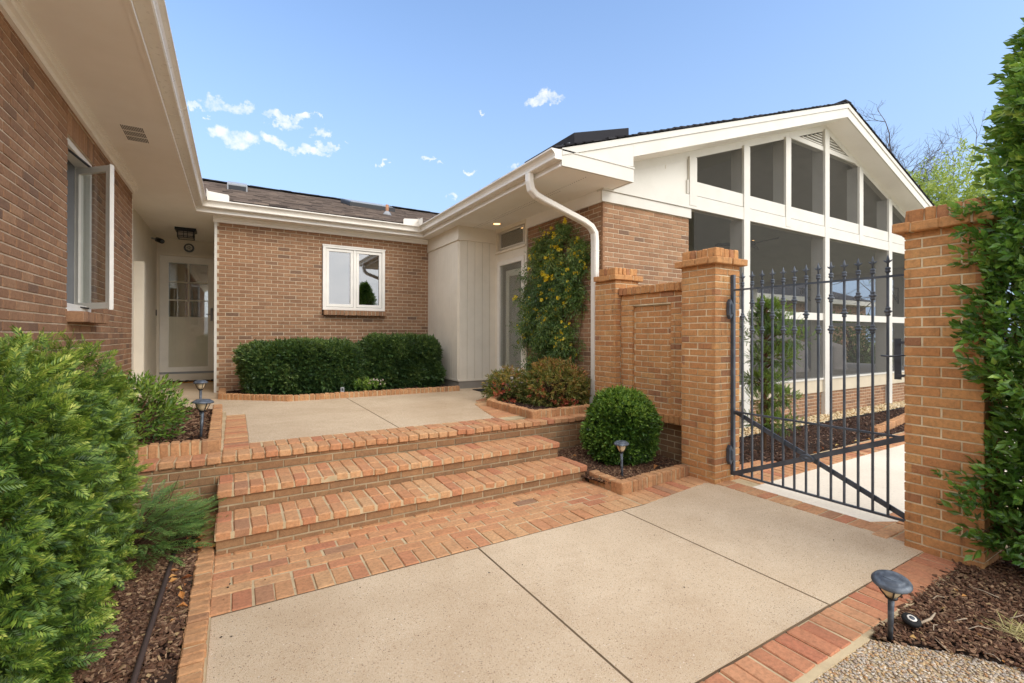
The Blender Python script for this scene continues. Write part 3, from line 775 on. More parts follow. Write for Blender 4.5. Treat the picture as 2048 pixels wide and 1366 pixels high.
mb = MB(); mb.prism([(3.2, 3.628), (AX, 5.962), (XE, 3.628), (XE, 3.60), (AX, 5.90), (3.2, 3.60)], 'y', YR + .03, 14.0); mb.build('roof_deck', M['porchpaint'], rr)
mb = MB()
for i in range(45): mb.bricks([(AX, 4.50 + i * .23, 5.995, .12, .14, .014)], .004, 0, .003)
mb.build('ridge_cap', M['shingle_dark'], rr)
roof('roof', (-.44, -1.5, 3.635), (0, 1, 0), 11.5, (-5.5, 0, 0), .325, M['shingle'], clip=lambda p: p[0] < -.2 - max(0, p[1] - 8.85) * 1.0)
mb = MB(); mb.add([(-.5, -1.5, 3.63), (-.5, 8.95, 3.63), (-6.0, 14.5, 5.42), (-6.0, -1.5, 5.42), (-.5, -1.5, 3.60), (-.5, 8.95, 3.60), (-6.0, 14.5, 5.3), (-6.0, -1.5, 5.3)], [[0, 1, 2, 3], [4, 7, 6, 5], [0, 4, 5, 1], [1, 5, 6, 2], [2, 6, 7, 3], [3, 7, 4, 0]]); mb.build('roof_deck', M['dark'], house)
# skylights / roof vent / pipe on the back roof
def on_roof(x, y): return 3.66 + .316 * (y - 8.93)
mb = MB(); x0, x1, y0, y1 = -.16, .24, 12.2, 12.8
mb.add([(x, y, on_roof(x, y) + h) for x in (x0, x1) for y, h in ((y0, -.02), (y0, .16), (y1, -.02), (y1, .18))], BOXF)
mb.build('roof_vent', M['graymetal'], rf, .01)
mb = MB(); mb.box(x0 + .03, x1 - .03, y0 - .012, y0 - .002, on_roof(0, y0) - .01, on_roof(0, y0) + .12); mb.build('vent_mouth', M['black'], rf)
mb = MB(); x0, x1, y0, y1 = 2.55, 3.75, 12.5, 13.7
mb.add([(x, y, on_roof(x, y) + h) for x in (x0, x1) for y, h in ((y0, -.02), (y0, .12), (y1, -.02), (y1, .12))], BOXF); sk = mb.build('skylight', M['black'], rf, .01)
mb = MB(); mb.add([(x, y, on_roof(x, y) + h) for x in (x0 + .06, x1 - .06) for y, h in ((y0 + .06, .121), (y0 + .06, .135), (y1 - .06, .121), (y1 - .06, .135))], BOXF); mb.build('glass_pane', M['graymetal'], sk)
mb = MB(); mb.tube([(3.02, 10.7, 4.2), (3.02, 10.7, 4.46)], .036, 10); mb.build('vent_pipe', M['copper'], rf)
mb = MB(); mb.lathe((3.02, 10.7, 4.18), [(.12, .0), (.08, .08), (.04, .13)], 12); mb.build('pipe_flashing', M['graymetal'], rf)
# skylight on the porch wing roof (seen over the rake)
mb = MB(); zq = lambda x: 3.65 + .334 * (x - 3.19)
mb.add([(x, y, zq(x) + h) for y in (5.1, 6.4) for x, h in ((4.05, .0), (4.05, .34), (5.1, .0), (5.1, .30))], BOXF); mb.build('skylight', M['shingle_dark'], rr, .012)
mb = MB(); mb.add([(x, y, zq(x) + h) for y in (5.1, 6.0) for x, h in ((3.72, .0), (3.86, .20), (3.98, .0), (3.98, .21))], BOXF); mb.build('skylight_flashing', M['lamp'], rr)

# --- porch interior
MB().box(6.05, XE, YB + .1, 10.6, .50, .575).build('porch_floor', M['deck'], house)
mb = MB(); mb.box(6.02, 6.06, YB + .02, 10.6, .5, zr(6.1)); mb.build('porch_wall', M['porchpaint'], house)
mb = MB(); mb.prism([(6.05, zr(6.05) - .03), (AX, zr(AX) - .03), (XE, zr(XE) - .03), (XE, zr(XE)), (AX, zr(AX)), (6.05, zr(6.05))], 'y', YB + .02, 10.7); mb.build('porch_ceiling', M['porchpaint'], house)
mb = MB(); mb.prism([(6.06, 3.3), (XE, 3.3), (XE, zr(XE) - .04), (AX, zr(AX) - .04), (6.06, zr(6.06) - .04)], 'y', 10.58, 10.62); mb.build('porch_wall', M['porchpaint'], house)
for x, y in ((16.95, 5.9), (16.95, 8.3), (16.95, 10.5), (13.4, 10.5), (9.9, 10.5)):
    MB().box(x - .13, x + .13, y - .13, y + .13, .57, 3.5).build('porch_post', M['porchpaint'], house)
for x0, x1, y0, y1 in ((16.9, 17.0, 4.9, 10.6), (6.1, 16.9, 10.5, 10.56)):
    MB().box(x0, x1, y0, y1, 1.76, 1.86).build('porch_rail', M['porchpaint'], house); MB().box(x0 - .01, x1 + .01, y0, y1, 3.28, 3.52).build('porch_beam', M['porchpaint'], house)
# recessed lamps (lit)
def can(x, y, z, nx=0., par=house):
    mb = MB(); mb.lathe((x, y, z - .008), [(.085, .007), (.085, 0), (.068, -.002), (.066, .004)], 20); o = mb.build('recessed_light', M['white'], par)
    mb = MB(); mb.lathe((x, y, z - .006), [(.066, .0), (.066, .003)], 20); mb.build('lamp', M['warm'], o)
can(4.03, 7.28, ZS)
can(13.9, 8.6, zr(13.9) - .035)

# ================================================================== GROUND, PAVING
def slab(name, polys, z0, z1, mat, kind='structure'):
    mb = MB()
    for p in polys: mb.prism(p, 'z', z0, z1)
    return tag(mb.build(name, mat), kind=kind)
g = MB(); g.add([(-150, -150, -.32), (150, -150, -.32), (150, 150, -.32), (-150, 150, -.32)], [[0, 1, 2, 3]])
def lawn():
    t = NT('lawn'); n = t.noise(.6, 6); n2 = t.noise(14, 4)
    c = t.mix(n, lin(92, 104, 58), lin(128, 126, 76)); c = t.mix(t.math('MULTIPLY', n2, .5), c, lin(70, 78, 44)); return t.bsdf(c, .95, .1, n2, .6, .03)
tag(g.build('ground', lawn()), kind='structure')
rect = lambda a, b, c, d: [(a, c), (b, c), (b, d), (a, d)]
slab('lower_patio', [rect(-.098, 1.421, 1.275, 2.826), rect(1.434, 2.751, 1.275, 2.828)], -.1, .0, M['concrete'])
slab('lower_patio', [[(2.764, 1.272), (4.00, 1.262), (4.06, 1.33), (4.035, 2.80), (3.98, 2.95), (3.0, 2.828), (2.764, 2.828)]], -.1, .0, M['concrete'])
slab('patio_bed', [rect(-.2, 4.35, 1.045, 4.4)], -.2, -.0045, M['pmortar'])
def paving(name, boxes, jit=.0015, mat='pbrick', c=.005):
    return tag(MB().bricks(boxes, c, 0, jit).build(name, M[mat]), kind='structure')
P = .1035
bx = []
# header course next to the concrete, then running-bond courses up to the first riser
for i in range(30): bx.append((-.062 + i * P, 2.94, -.028 + RNG.normal(0, .001), .047, .096, .03))
y = 3.045 + .047; r = 0
while y < 3.62:
    x = -.108 - (.104 if r % 2 else 0)
    while x < 3.0:
        a, b = max(x, -.108), min(x + .197, 3.01)
        if b - a > .03: bx.append(((a + b) / 2, y, -.028 + RNG.normal(0, .001), (b - a) / 2, .0465, .03))
        x += .2075
    y += .1035; r += 1
# header course carrying on to the gate pillar
for i in range(10):
    x = 3.06 + i * P; y0_ = 2.84 + max(0, (x - 3.0)) * .10; y1_ = 3.12 + max(0, x - 3.1) * .06
    bx.append((x, (y0_ + y1_) / 2, -.028, .047, (y1_ - y0_) / 2 - .004, .03))
paving('brick_paving', bx)
# border strip on the right
bx = [(1.02 + i * .1035, 1.165 - max(0, i - 4) * .0002, -.028 + RNG.normal(0, .001), .0465, .098, .03) for i in range(29)]
paving('brick_border', bx, mat='bbrick')
slab('mortar_edge', [[(1.0, 1.035), (2.62, 1.03), (2.62, 1.065), (1.0, 1.065)]], -.1, -.004, M['pmortar'])
# threshold bricks between the pillars, and the strip beyond
bx = [(4.15, 1.70 + i * .1035, -.028, .098, .0465, .03) for i in range(12)]
for i in range(3): bx.append((4.15 + i * .205, 1.415, -.028, .098, .0465, .03)); bx.append((4.10 + i * .205, 1.52, -.028, .098, .0465, .03)); bx.append((4.18 + i * .205, 1.62, -.028, .098, .0465, .03))
for i in range(6):
    for r in range(3): bx.append((4.49 + i * .2055 - 4.49 + 4.12 + (.1 if r % 2 else 0), 2.70 - .0 + r * .1035 - .005 + .22, -.028, .098, .0465, .03))
for i in range(110): bx.append((4.46 + i * .1035, 2.81, -.028 + RNG.normal(0, .001), .0465, .16, .03)); 
paving('brick_paving', bx)
slab('garden_walk', [[(4.262, 1.68), (4.8, 1.37), (16, 1.0), (16, 2.638), (4.262, 2.638)]], -.1, -.001, M['walk'])
slab('walk_bed', [rect(4.351, 16, .9, 3.0)], -.3, -.0045, M['pmortar'])
# upper terrace
slab('terrace_base', [[(-1.4, 4.70), (4.29, 4.70), (4.29, 7.9), (3.6, 9.3), (-.27, 9.3), (-.27, 12.1), (-1.4, 12.1)]], .02, ZT - .006, M['pmortar'])
slab('upper_terrace', [[(.118, 4.853), (1.492, 4.853), (1.492, 6.19), (-.09, 6.19), (-.09, 6.62), (.118, 6.62), (.118, 6.195)][:3] + [(.118, 6.19)],
                       [(.118, 6.198), (1.492, 6.198), (1.492, 7.66), (.70, 7.66), (-.19, 8.44), (-1.40, 8.44), (-1.0, 8.1), (-.72, 7.6), (-.32, 6.97), (-.09, 6.97), (-.09, 6.64), (.118, 6.64)],
                       [(1.504, 4.853), (2.66, 4.853), (2.78, 5.4), (2.93, 5.93), (3.13, 6.28), (3.5, 6.6), (4.28, 6.66), (4.28, 7.79), (3.5, 7.79), (1.504, 7.66)]], ZT - .05, ZT, M['concrete'])
slab('alcove_floor', [[(-1.4, 8.448), (-.19, 8.448), (-.27, 12.1), (-1.4, 12.1)]], ZT - .05, ZT, M['alcove'])
bx = []
for i in range(19): bx.append((.014, 4.69 + i * .1035, ZT - .03 + RNG.normal(0, .001), .098, .0465, .03))
for i in range(19):
    yy = 4.90 + i * .1035
    e = np.interp(yy, [4.853, 5.4, 5.93, 6.28, 6.6], [2.66, 2.78, 2.93, 3.13, 3.5]) + .01; b = 3.02 if yy < 5.75 else 3.02 + (yy - 5.75) * .85
    if b - e > .05: bx.append(((e + b) / 2, yy, ZT - .03, (b - e) / 2 - .004, .0465, .03))
for i in range(25): bx.append((.16 + i * .1035, 4.742, ZT - .03 + RNG.normal(0, .0015), .0465, .1, .03))
for k in range(9): bx.append((-.2 + .0 + k * .1, 8.42 - k * .085, ZT - .03, .045, .09, .03, .7))
paving('terrace_brick_border', bx)

slab('driveway', [[(-9, -22), (14, -22), (14, -.3), (3.0, -.3), (1.5, .2), (1.5, 1.03), (-1.0, 1.03), (-1.0, -1.0), (-9, -1.0)]], -.3, -.02, M['walk'])
slab('expansion_joint', [rect(1.418, 1.437, 1.28, 2.825), rect(2.748, 2.767, 1.28, 2.825), rect(-.1, 4.0, 2.825, 2.843), rect(-.1, 4.0, 1.262, 1.275)], -.03, -.0028, M['dirtline'])
slab('expansion_joint', [rect(1.490, 1.506, 4.86, 7.6), rect(.12, 1.489, 6.188, 6.2)], ZT - .03, ZT - .0028, M['dirtline'])
# ------------------------------------------------------------------ steps and retaining walls
steps = thing('brick_steps', 'two wide brick steps with pale mortar joints leading up to the terrace', 'steps', (1.45, 3.9, 0))
def step(y0, y1, z0, z1, x0, x1):
    bx = []
    n = round((x1 - x0) / .1045); p = (x1 - x0) / n
    ym = y0 + .203
    for i in range(n):
        x = x0 + (i + .5) * p; dz = RNG.normal(0, .0015)
        bx.append((x, (y0 + ym) / 2, z1 - .0285 + dz, p / 2 - .0045, (ym - y0) / 2 - .002, .0285))
        bx.append((x, (ym + y1) / 2 + .003, z1 - .0285 + RNG.normal(0, .0012), p / 2 - .0045, (y1 - ym) / 2 - .004, .0285))
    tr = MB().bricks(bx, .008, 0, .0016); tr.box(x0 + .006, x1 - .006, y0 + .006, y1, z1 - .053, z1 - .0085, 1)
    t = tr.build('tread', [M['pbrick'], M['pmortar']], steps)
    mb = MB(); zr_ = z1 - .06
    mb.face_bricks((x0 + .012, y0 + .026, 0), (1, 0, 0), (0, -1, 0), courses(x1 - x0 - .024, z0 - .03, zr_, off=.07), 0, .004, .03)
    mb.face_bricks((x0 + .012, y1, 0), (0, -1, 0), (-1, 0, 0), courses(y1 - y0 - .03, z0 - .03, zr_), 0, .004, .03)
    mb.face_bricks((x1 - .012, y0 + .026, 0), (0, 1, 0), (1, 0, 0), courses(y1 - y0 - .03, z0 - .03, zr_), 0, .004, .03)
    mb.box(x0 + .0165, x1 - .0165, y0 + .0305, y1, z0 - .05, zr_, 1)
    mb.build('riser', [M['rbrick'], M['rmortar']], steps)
step(3.575, 3.995, 0.0, .155, -.115, 3.02)
step(3.985, 4.42, .155, .31, -.113, 2.985)
rw = thing('retaining_wall', 'low brown brick retaining wall with a brick coping holding up the terrace', 'wall', (1.5, 4.6, 0))
bx = []
for i in range(53): bx.append((-1.28 + i * .1035, 4.512, ZT - .0285 + RNG.normal(0, .0018), .0468, .104, .0285))
mb = MB().bricks(bx, .008, 0, .0018); mb.box(-1.33, 4.17, 4.43, 4.64, ZT - .055, ZT - .0095, 1); mb.build('coping', [M['pbrick'], M['pmortar']], rw)
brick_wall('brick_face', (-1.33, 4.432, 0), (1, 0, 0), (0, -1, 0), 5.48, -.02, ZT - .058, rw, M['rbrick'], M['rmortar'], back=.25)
# ------------------------------------------------------------------ soldier-brick kerbs
def kerb(label, pts, top, h, th=.095, pitch=.0715):
    """pts: outer face line; bricks stand upright along it, to the left of the walking direction"""
    mb = MB(); bx = []
    for (a, b) in zip(pts[:-1], pts[1:]):
        a = np.array(a, float); b = np.array(b, float); L = np.linalg.norm(b - a); d_ = (b - a) / L; nl = np.array([-d_[1], d_[0]])
        n = max(1, round(L / pitch)); p = L / n; an = math.atan2(d_[1], d_[0])
        for i in range(n):
            c = a + d_ * (i + .5) * p + nl * th / 2
            bx.append((c[0], c[1], top - h / 2 - .02 + RNG.normal(0, .0025), p / 2 - .005, th / 2 + RNG.normal(0, .001), h / 2 + .02, an + RNG.normal(0, .012)))
        q0 = a + nl * .008 + d_ * .012; q1 = b + nl * .008 - d_ * .012; r0 = a + nl * (th - .008) + d_ * .012; r1 = b + nl * (th - .008) - d_ * .012
        mb.add([(*q, z) for q in (q0, q1, r1, r0) for z in (top - h - .03, top - .010)], [[0, 2, 3, 1], [2, 4, 5, 3], [4, 6, 7, 5], [6, 0, 1, 7], [1, 3, 5, 7], [0, 6, 4, 2]], 1)
    mb.bricks(bx, .007, 0, .0016)
    return tag(mb.build('brick_kerb', [M['kbrick'], M['pmortar']]), label, 'kerb')
kerb('angled brick kerb edging the clipped hedge bed below the white window', [(-.215, 9.2), (-.215, 8.33), (.68, 7.56), (3.42, 7.50)], .55, .09)
kerb('brick kerb round the reddish shrub bed beside the downspout', [(3.62, 6.4), (3.0, 5.72), (3.0, 4.56), (4.13, 4.56)], .555, .10)
kerb('brick kerb round the raised bed holding two stake lights', [(-1.15, 4.62), (-.10, 4.62), (-.135, 6.97)], .565, .10)
kerb('brick kerb of the low bed under the round boxwood', [(3.015, 3.56), (3.015, 3.10), (4.03, 3.17)], .105, .11)
kerb('long pale brick kerb along the mulch bed left of the patio', [(-.108, 1.0), (-.112, 4.40)], .035, .06, .093, .0685)
kerb('low brick kerb at the mulch bed seen through the gate', [(11.5, 3.62), (8.3, 3.16), (8.3, 3.6)][:2][::-1], .06, .10)

# ------------------------------------------------------------------ pillars and garden wall
gb, gm = M['gbrick'], M['gmortar']
def pier_cap(mb, x0, x1, y0, y1, z=2.11, over=.055):
    # projecting course
    bx = []
    X0, X1, Y0, Y1 = x0 - over, x1 + over, y0 - over, y1 + over
    def ring(X0, X1, Y0, Y1, zc, hz, pitch, th):
        n = max(1, round((X1 - X0) / pitch)); p = (X1 - X0) / n
        for i in range(n):
            for yy in (Y0 + th / 2, Y1 - th / 2): bx.append((X0 + (i + .5) * p, yy, zc + RNG.normal(0, .0015), p / 2 - .004, th / 2, hz))
        m = max(1, round((Y1 - Y0 - 2 * th) / pitch)); q = (Y1 - Y0 - 2 * th) / m
        for i in range(m):
            for xx in (X0 + th / 2, X1 - th / 2): bx.append((xx, Y0 + th + (i + .5) * q, zc + RNG.normal(0, .0015), th / 2, q / 2 - .004, hz))
    ring(X0, X1, Y0, Y1, z + .085, .033, .2, .098)
    ring(x0 + .004, x1 - .004, y0 + .004, y1 - .004, z + .168, .045, .072, .098)
    mb.bricks(bx, .007, 0, .0018)
    mb.box(x0 + .02, x1 - .02, y0 + .02, y1 - .02, z, z + .200, 1); mb.box(X0 + .012, X1 - .012, Y0 + .012, Y1 - .012, z + .058, z + .112, 1)
def pier(mb, x0, x1, y0, y1, z0, z1):
    Wx, Wy = x1 - x0, y1 - y0
    mb.face_bricks((x0, y1, 0), (0, -1, 0), (-1, 0, 0), courses(Wy + .0, z0, z1, off=.0), 0)
    mb.face_bricks((x0, y0, 0), (1, 0, 0), (0, -1, 0), courses(Wx, z0, z1, off=.1), 0)
    mb.face_bricks((x1, y0, 0), (0, 1, 0), (1, 0, 0), courses(Wy, z0, z1, off=.0), 0)
    mb.face_bricks((x1, y1, 0), (-1, 0, 0), (0, 1, 0), courses(Wx, z0, z1, off=.1), 0)
    mb.box(x0 + .0055, x1 - .0055, y0 + .0055, y1 - .0055, z0, z1 + .01, 1)
for (x0, x1, y0, y1, lab) in ((4.03, 4.42, 2.87, 3.27, 'orange brick gate pillar with hinges, joined to the panelled garden wall'), (3.985, 4.385, .965, 1.365, 'orange brick gate pillar half covered by the tall laurel')):
    t = thing('brick_pillar', lab, 'pillar', ((x0 + x1) / 2, (y0 + y1) / 2, 0), 'brick gate pillars')
    mb = MB(); pier(mb, x0, x1, y0, y1, -.02, 2.156); mb.build('shaft', [gb, gm], t)
    mb = MB(); pier_cap(mb, x0, x1, y0, y1, 2.105); mb.build('cap', [gb, gm], t)
gw = thing('garden_wall', 'orange brick garden wall with a recessed panel and brick coping beside the boxwood', 'wall', (4.33, 3.9, 0))
brick_wall('wall_face', (4.23, 4.37, 0), (0, -1, 0), (-1, 0, 0), 1.10, .56, 1.955, gw, gb, gm, [(.205, .78, .40, 1.80)], off=.04, back=.2)
brick_wall('recessed_panel', (4.262, 4.175, 0), (0, -1, 0), (-1, 0, 0), .60, .54, 1.81, gw, gb, gm, off=.13, back=.1)
brick_wall('wall_base', (4.285, 4.37, 0), (0, -1, 0), (-1, 0, 0), 1.10, -.02, .46, gw, M['rbrick'], gm, off=.1, back=.14)
bx = [(4.255, 3.31 + i * .0735, .51 + RNG.normal(0, .0015), .075, .032, .049) for i in range(15)]
mb = MB().bricks(bx, .006, 0, .0016); mb.box(4.195, 4.40, 3.27, 4.37, .465, .553, 1); mb.build('ledge', [gb, gm], gw)
bx = [(4.32, 3.31 + i * .0735, 2.0 + RNG.normal(0, .002), .125, .032, .046) for i in range(15)]
mb = MB().bricks(bx, .006, 0, .0018); mb.box(4.207, 4.43, 3.27, 4.37, 1.957, 2.036, 1); mb.build('coping', [gb, gm], gw)
mb = MB(); pier(mb, 4.14, 4.55, 4.375, 4.762, -.02, 2.156); mb.build('end_pier', [gb, gm], gw)
mb = MB(); pier_cap(mb, 4.14, 4.55, 4.385, 4.70, 2.105, .05); mb.build('end_pier_cap', [gb, gm], gw)

# ------------------------------------------------------------------ iron gate
gate = thing('iron_gate', 'dark grey wrought iron gate with spear finials between the brick pillars', 'gate', (4.29, 2.15, 0))
GX = 4.29; ir = M['iron']
MB().box(GX - .018, GX + .018, 2.838, 2.874, .055, 2.058).build('stile', ir, gate, .003)
MB().box(GX - .018, GX + .018, 1.405, 1.441, .055, 2.058).build('stile', ir, gate, .003)
for z in (.072, .69, 1.905): MB().box(GX - .012, GX + .012, 1.4415, 2.8375, z - .008, z + .008).build('rail', ir, gate)
mb = MB(); mb.bar((GX - .020, 2.838, .075), (GX - .020, 1.441, .70), .042, .010); mb.build('brace', ir, gate)
mb = MB(); mb.bar((GX + .020, 2.838, .685), (GX + .020, 1.441, .085), .042, .010); mb.build('brace', ir, gate)
mb = MB()
V = []; F = []; ns = 20
for j, (r_, dx) in enumerate(((1.0, 0), (.96, -.012), (.80, -.018), (.72, -.010), (.3, -.016), (.02, -.024))):
    for k in range(ns):
        a = 2 * math.pi * k / ns; V.append((GX - .028 + dx, 2.14 + .062 * r_ * math.cos(a), .388 + .033 * r_ * math.sin(a)))
for j in range(5):
    for k in range(ns): F.append([j * ns + k, j * ns + (k + 1) % ns, (j + 1) * ns + (k + 1) % ns, (j + 1) * ns + k])
F.append(list(range(ns))); mb.add(V, F, 0, True); mb.build('medallion', ir, gate)
def picket(y, double):
    mb = MB(); mb.box(GX - .0075, GX + .0075, y - .0075, y + .0075, .075, 1.97)
    o = mb.build('picket', ir, gate)
    zs = (1.765, 1.502) if double else (1.637,)
    for z in zs:
        mb = MB(); mb.lathe((GX, y, z), [(.010, -.036), (.017, -.028), (.017, -.020), (.012, -.014), (.026, -.004), (.026, .004), (.012, .014), (.017, .020), (.017, .028), (.010, .036)], 14)
        mb.build('knuckle', ir, o)
    mb = MB(); mb.lathe((GX, y, 1.955), [(.010, -.022), (.018, -.016), (.018, -.006), (.012, 0), (.018, .006), (.018, .016), (.010, .022)], 12)
    # spear with two side barbs
    mb.lathe((GX, y, 1.977), [(.0075, 0), (.008, .03), (.013, .046), (.011, .06), (.006, .08), (.0008, .098)], 8)
    for sy in (-1, 1):
        mb.tube([(GX, y, 2.008), (GX, y + sy * .010, 2.020), (GX, y + sy * .020, 2.024), (GX, y + sy * .030, 2.034)], [.007, .008, .006, .001], 6)
    mb.build('finial', ir, o)
for i in range(13): picket(2.755 - i * .0987, i % 3 != 0)
for z in (1.713, .265):
    mb = MB(); mb.prism([(4.198, z - .06), (4.222, z - .10), (4.245, z - .075), (4.262, z - .05), (4.262, z + .05), (4.245, z + .075), (4.222, z + .10), (4.198, z + .06)], 'y', 2.832, 2.868)
    mb.lathe((4.24, 2.832, z - .05), [(.012, 0), (.014, .01), (.014, .09), (.012, .1)], 10); mb.build('hinge', ir, gate, .006)
mb = MB(); mb.box(4.315, 4.325, 1.497, 1.54, 1.12, 1.43); mb.box(4.302, 4.315, 1.44, 1.52, 1.14, 1.16); mb.box(4.302, 4.315, 1.44, 1.52, 1.39, 1.41)
mb.tube([(4.32, 1.45, 1.31), (4.27, 1.50, 1.30), (4.25, 1.55, 1.295), (4.25, 1.60, 1.30)], .007, 8); mb.build('latch', ir, gate)

# ------------------------------------------------------------------ lamps and small fittings
def solar(x, y, z, h, r, label, tilt=(0, 0)):
    t = thing('stake_light', label, 'garden light', (x, y, z), 'solar stake lights')
    k = r / .09
    mb = MB(); mb.lathe((x, y, z + h), [(.0905 * k, -.030), (.0905 * k, -.024), (.082 * k, -.014), (.07 * k, -.008), (.066 * k, -.009), (.060 * k, -.001), (.045 * k, .0)], 28); mb.build('cap', M['lamp'], t)
    mb = MB(); mb.box(x - .03 * k, x + .03 * k, y - .03 * k, y + .03 * k, z + h + .0002, z + h + .002); mb.build('solar_cell', M['lamp'], t)
    mb = MB(); mb.lathe((x, y, z + h), [(.056 * k, -.030), (.052 * k, -.05), (.040 * k, -.078), (.024 * k, -.10)], 20); mb.build('lens', M['glasslens'], t)
    mb = MB()
    for q in range(4):
        a = q * math.pi / 2 + .5; cs, sn = math.cos(a), math.sin(a)
        mb.tube([(x + cs * R_ * k, y + sn * R_ * k, z + h + Z_) for R_, Z_ in ((.066, -.03), (.060, -.055), (.045, -.082), (.026, -.104))], .0042 * k, 6)
    mb.lathe((x, y, z + h), [(.030 * k, -.108), (.030 * k, -.10), (.020 * k, -.098)], 16); mb.build('cage', M['black'], t)
    mb = MB(); mb.tube([(x, y, z - .03), (x, y, z + h - .104)], [.010, .0135], 10); mb.build('stake', M['lamp'], t)
    t.rotation_euler = (tilt[0], tilt[1], 0)
solar(2.715, .985, .0, .325, .077, 'nearest stake light, leaning in the mulch beside the gravel', (R(5), R(-11)))
solar(3.245, 3.33, .03, .39, .074, 'stake light standing in front of the round boxwood', (0, R(-2)))
solar(-.262, 5.06, .50, .36, .085, 'nearer of the two stake lights in the raised bed by the steps', (0, R(3)))
solar(-.335, 6.42, .50, .42, .073, 'farther of the two stake lights, close to the front door path')
mb = MB(); mb.lathe((0, 0, 0), [(.036, -.012), (.040, -.004), (.038, .006), (.03, .010)], 24); a_ = mb.build('disc_light', M['rubber'])
mb = MB(); mb.lathe((0, 0, .0102), [(.020, 0), (.020, .002), (.013, .002)], 20); b_ = mb.build('rim', M['gutter'], a_)
MB().lathe((0, 0, .0125), [(.012, 0), (.012, .001)], 16).build('lens', M['lamp'], b_)
a_.location = (2.90, .965, .035); a_.rotation_euler = (R(14), R(-10), 0); tag(a_, 'small black disc light with a pale ring lying in the mulch', 'garden light')
mb = MB(); mb.lathe((0, 0, 0), [(.03, -.01), (.036, 0), (.03, .012)], 16); a_ = mb.build('disc_light', M['rubber']); a_.location = (-.225, 4.30, .06); a_.rotation_euler = (.2, .1, 0); tag(a_, 'plain black disc light in leaf litter beside the steps', 'garden light')
t = thing('spot_light', 'small grey rectangular spotlight on a spike in front of the hedge', 'garden light', (1.47, 7.72, ZT))
mb = MB(); mb.add([(1.445 + dx, 7.70 + dy, ZT + dz) for dx in (0, .055) for dy, dz in ((0, .04), (.02, .15), (.018, .036), (.038, .146))], BOXF); mb.build('body', M['graymetal'], t, .004)
mb = MB(); mb.add([(1.457 + dx, 7.699 + dy, ZT + dz) for dx in (0, .031) for dy, dz in ((.0065, .095), (.014, .135), (.0165, .093), (.024, .133))], BOXF); mb.build('lens', M['black'], t)
MB().tube([(1.472, 7.715, ZT - .02), (1.472, 7.715, ZT + .06)], .006, 6).build('spike', M['black'], t)
# alcove fittings
t = thing('ceiling_lantern', 'square black ceiling lantern over the front door', 'lantern', (-.8, 10.75, ZS))
mb = MB(); mb.add([(-.8 + sx * a, 10.75 + sy * a, z) for sx in (-1, 1) for sy in (-1, 1) for a, z in ((.165, ZS - .045), (.165, ZS - .001))], BOXF); mb.add([(-.8 + sx * a, 10.75 + sy * a, z) for sx in (-1, 1) for sy in (-1, 1) for a, z in ((.13, ZS - .06), (.155, ZS - .046))], BOXF); mb.build('top_plate', M['black'], t)
MB().box(-.915, -.685, 10.635, 10.865, ZS - .165, ZS - .062).build('shade', M['shade_glass'], t)
mb = MB()
for sx in (-1, 1):
    for sy in (-1, 1): mb.box(-.8 + sx * .122 - .009, -.8 + sx * .122 + .009, 10.75 + sy * .122 - .009, 10.75 + sy * .122 + .009, ZS - .18, ZS - .06)
for z in (ZS - .178, ZS - .15, ZS - .085):
    for s in (-1, 1): mb.box(-.93, -.67, 10.75 + s * .122 - .006, 10.75 + s * .122 + .006, z - .005, z + .005); mb.box(-.8 + s * .122 - .006, -.8 + s * .122 + .006, 10.62, 10.88, z - .005, z + .005)
for q in (-.03, .03): mb.box(-.8 + q - .005, -.8 + q + .005, 10.622, 10.632, ZS - .178, ZS - .06)
mb.build('cage', M['black'], t)
t = thing('round_plaque', 'round dark framed dial above the front door', 'dial', (-.84, 11.98, 3.29))
mb = MB()
def disc(c, r0, r1, y0, y1, seg=24):
    V = []; F = []
    for r_, yy in ((r0, y0), (r1, y1)):
        for k in range(seg): a = 2 * math.pi * k / seg; V.append((c[0] + r_ * math.cos(a), yy, c[1] + r_ * math.sin(a)))
    F = [[k, (k + 1) % seg, seg + (k + 1) % seg, seg + k] for k in range(seg)] + [list(range(seg)), list(range(seg, 2 * seg))]
    mb.add(V, F)
disc((-.84, 3.29), .095, .088, 11.999, 11.965); mb.build('rim', M['lamp'], t)
mb = MB(); disc((-.84, 3.29), .06, .055, 11.9645, 11.955); mb.build('face', M['white'], t)
mb = MB()
for k in range(6):
    a = k * math.pi / 3; mb.bar((-.84 + .012 * math.cos(a), 11.953, 3.29 + .012 * math.sin(a)), (-.84 + .045 * math.cos(a), 11.953, 3.29 + .045 * math.sin(a) + 1e-4), .01, .003)
mb.build('spokes', M['lamp'], t)
t = thing('security_camera', 'small black security camera high on the alcove siding', 'camera', (-1.36, 11.2, 3.27))
MB().tube([(-1.378, 11.2, 3.30), (-1.28, 11.16, 3.27)], .018, 8).build('bracket', M['graymetal'], t)
mb = MB(); mb.tube([(-1.29, 11.2, 3.28), (-1.20, 11.06, 3.23)], .045, 12); mb.build('body', M['black'], t)
MB().tube([(-1.20, 11.06, 3.23), (-1.195, 11.053, 3.2275)], .03, 12).build('lens', M['lamp'], t)
tag(MB().box(-1.380, -1.365, 11.80, 11.85, 1.83, 1.95).build('doorbell', M['black']), 'black doorbell on the siding beside the storm door', 'doorbell')
t = thing('coir_mat', 'tan and black lattice doormat at the front door', 'doormat', (-.78, 11.6, ZT))
mb = MB(); mb.box(-1.2, -.36, 11.42, 11.84, ZT + .001, ZT + .018); mb.build('base', M['coir'], t)
mb = MB()
for i in range(11):
    for j in range(5):
        if (i + j) % 2 == 0: mb.box(-1.18 + i * .075, -1.12 + i * .075, 11.45 + j * .08, 11.515 + j * .08, ZT + .0185, ZT + .026)
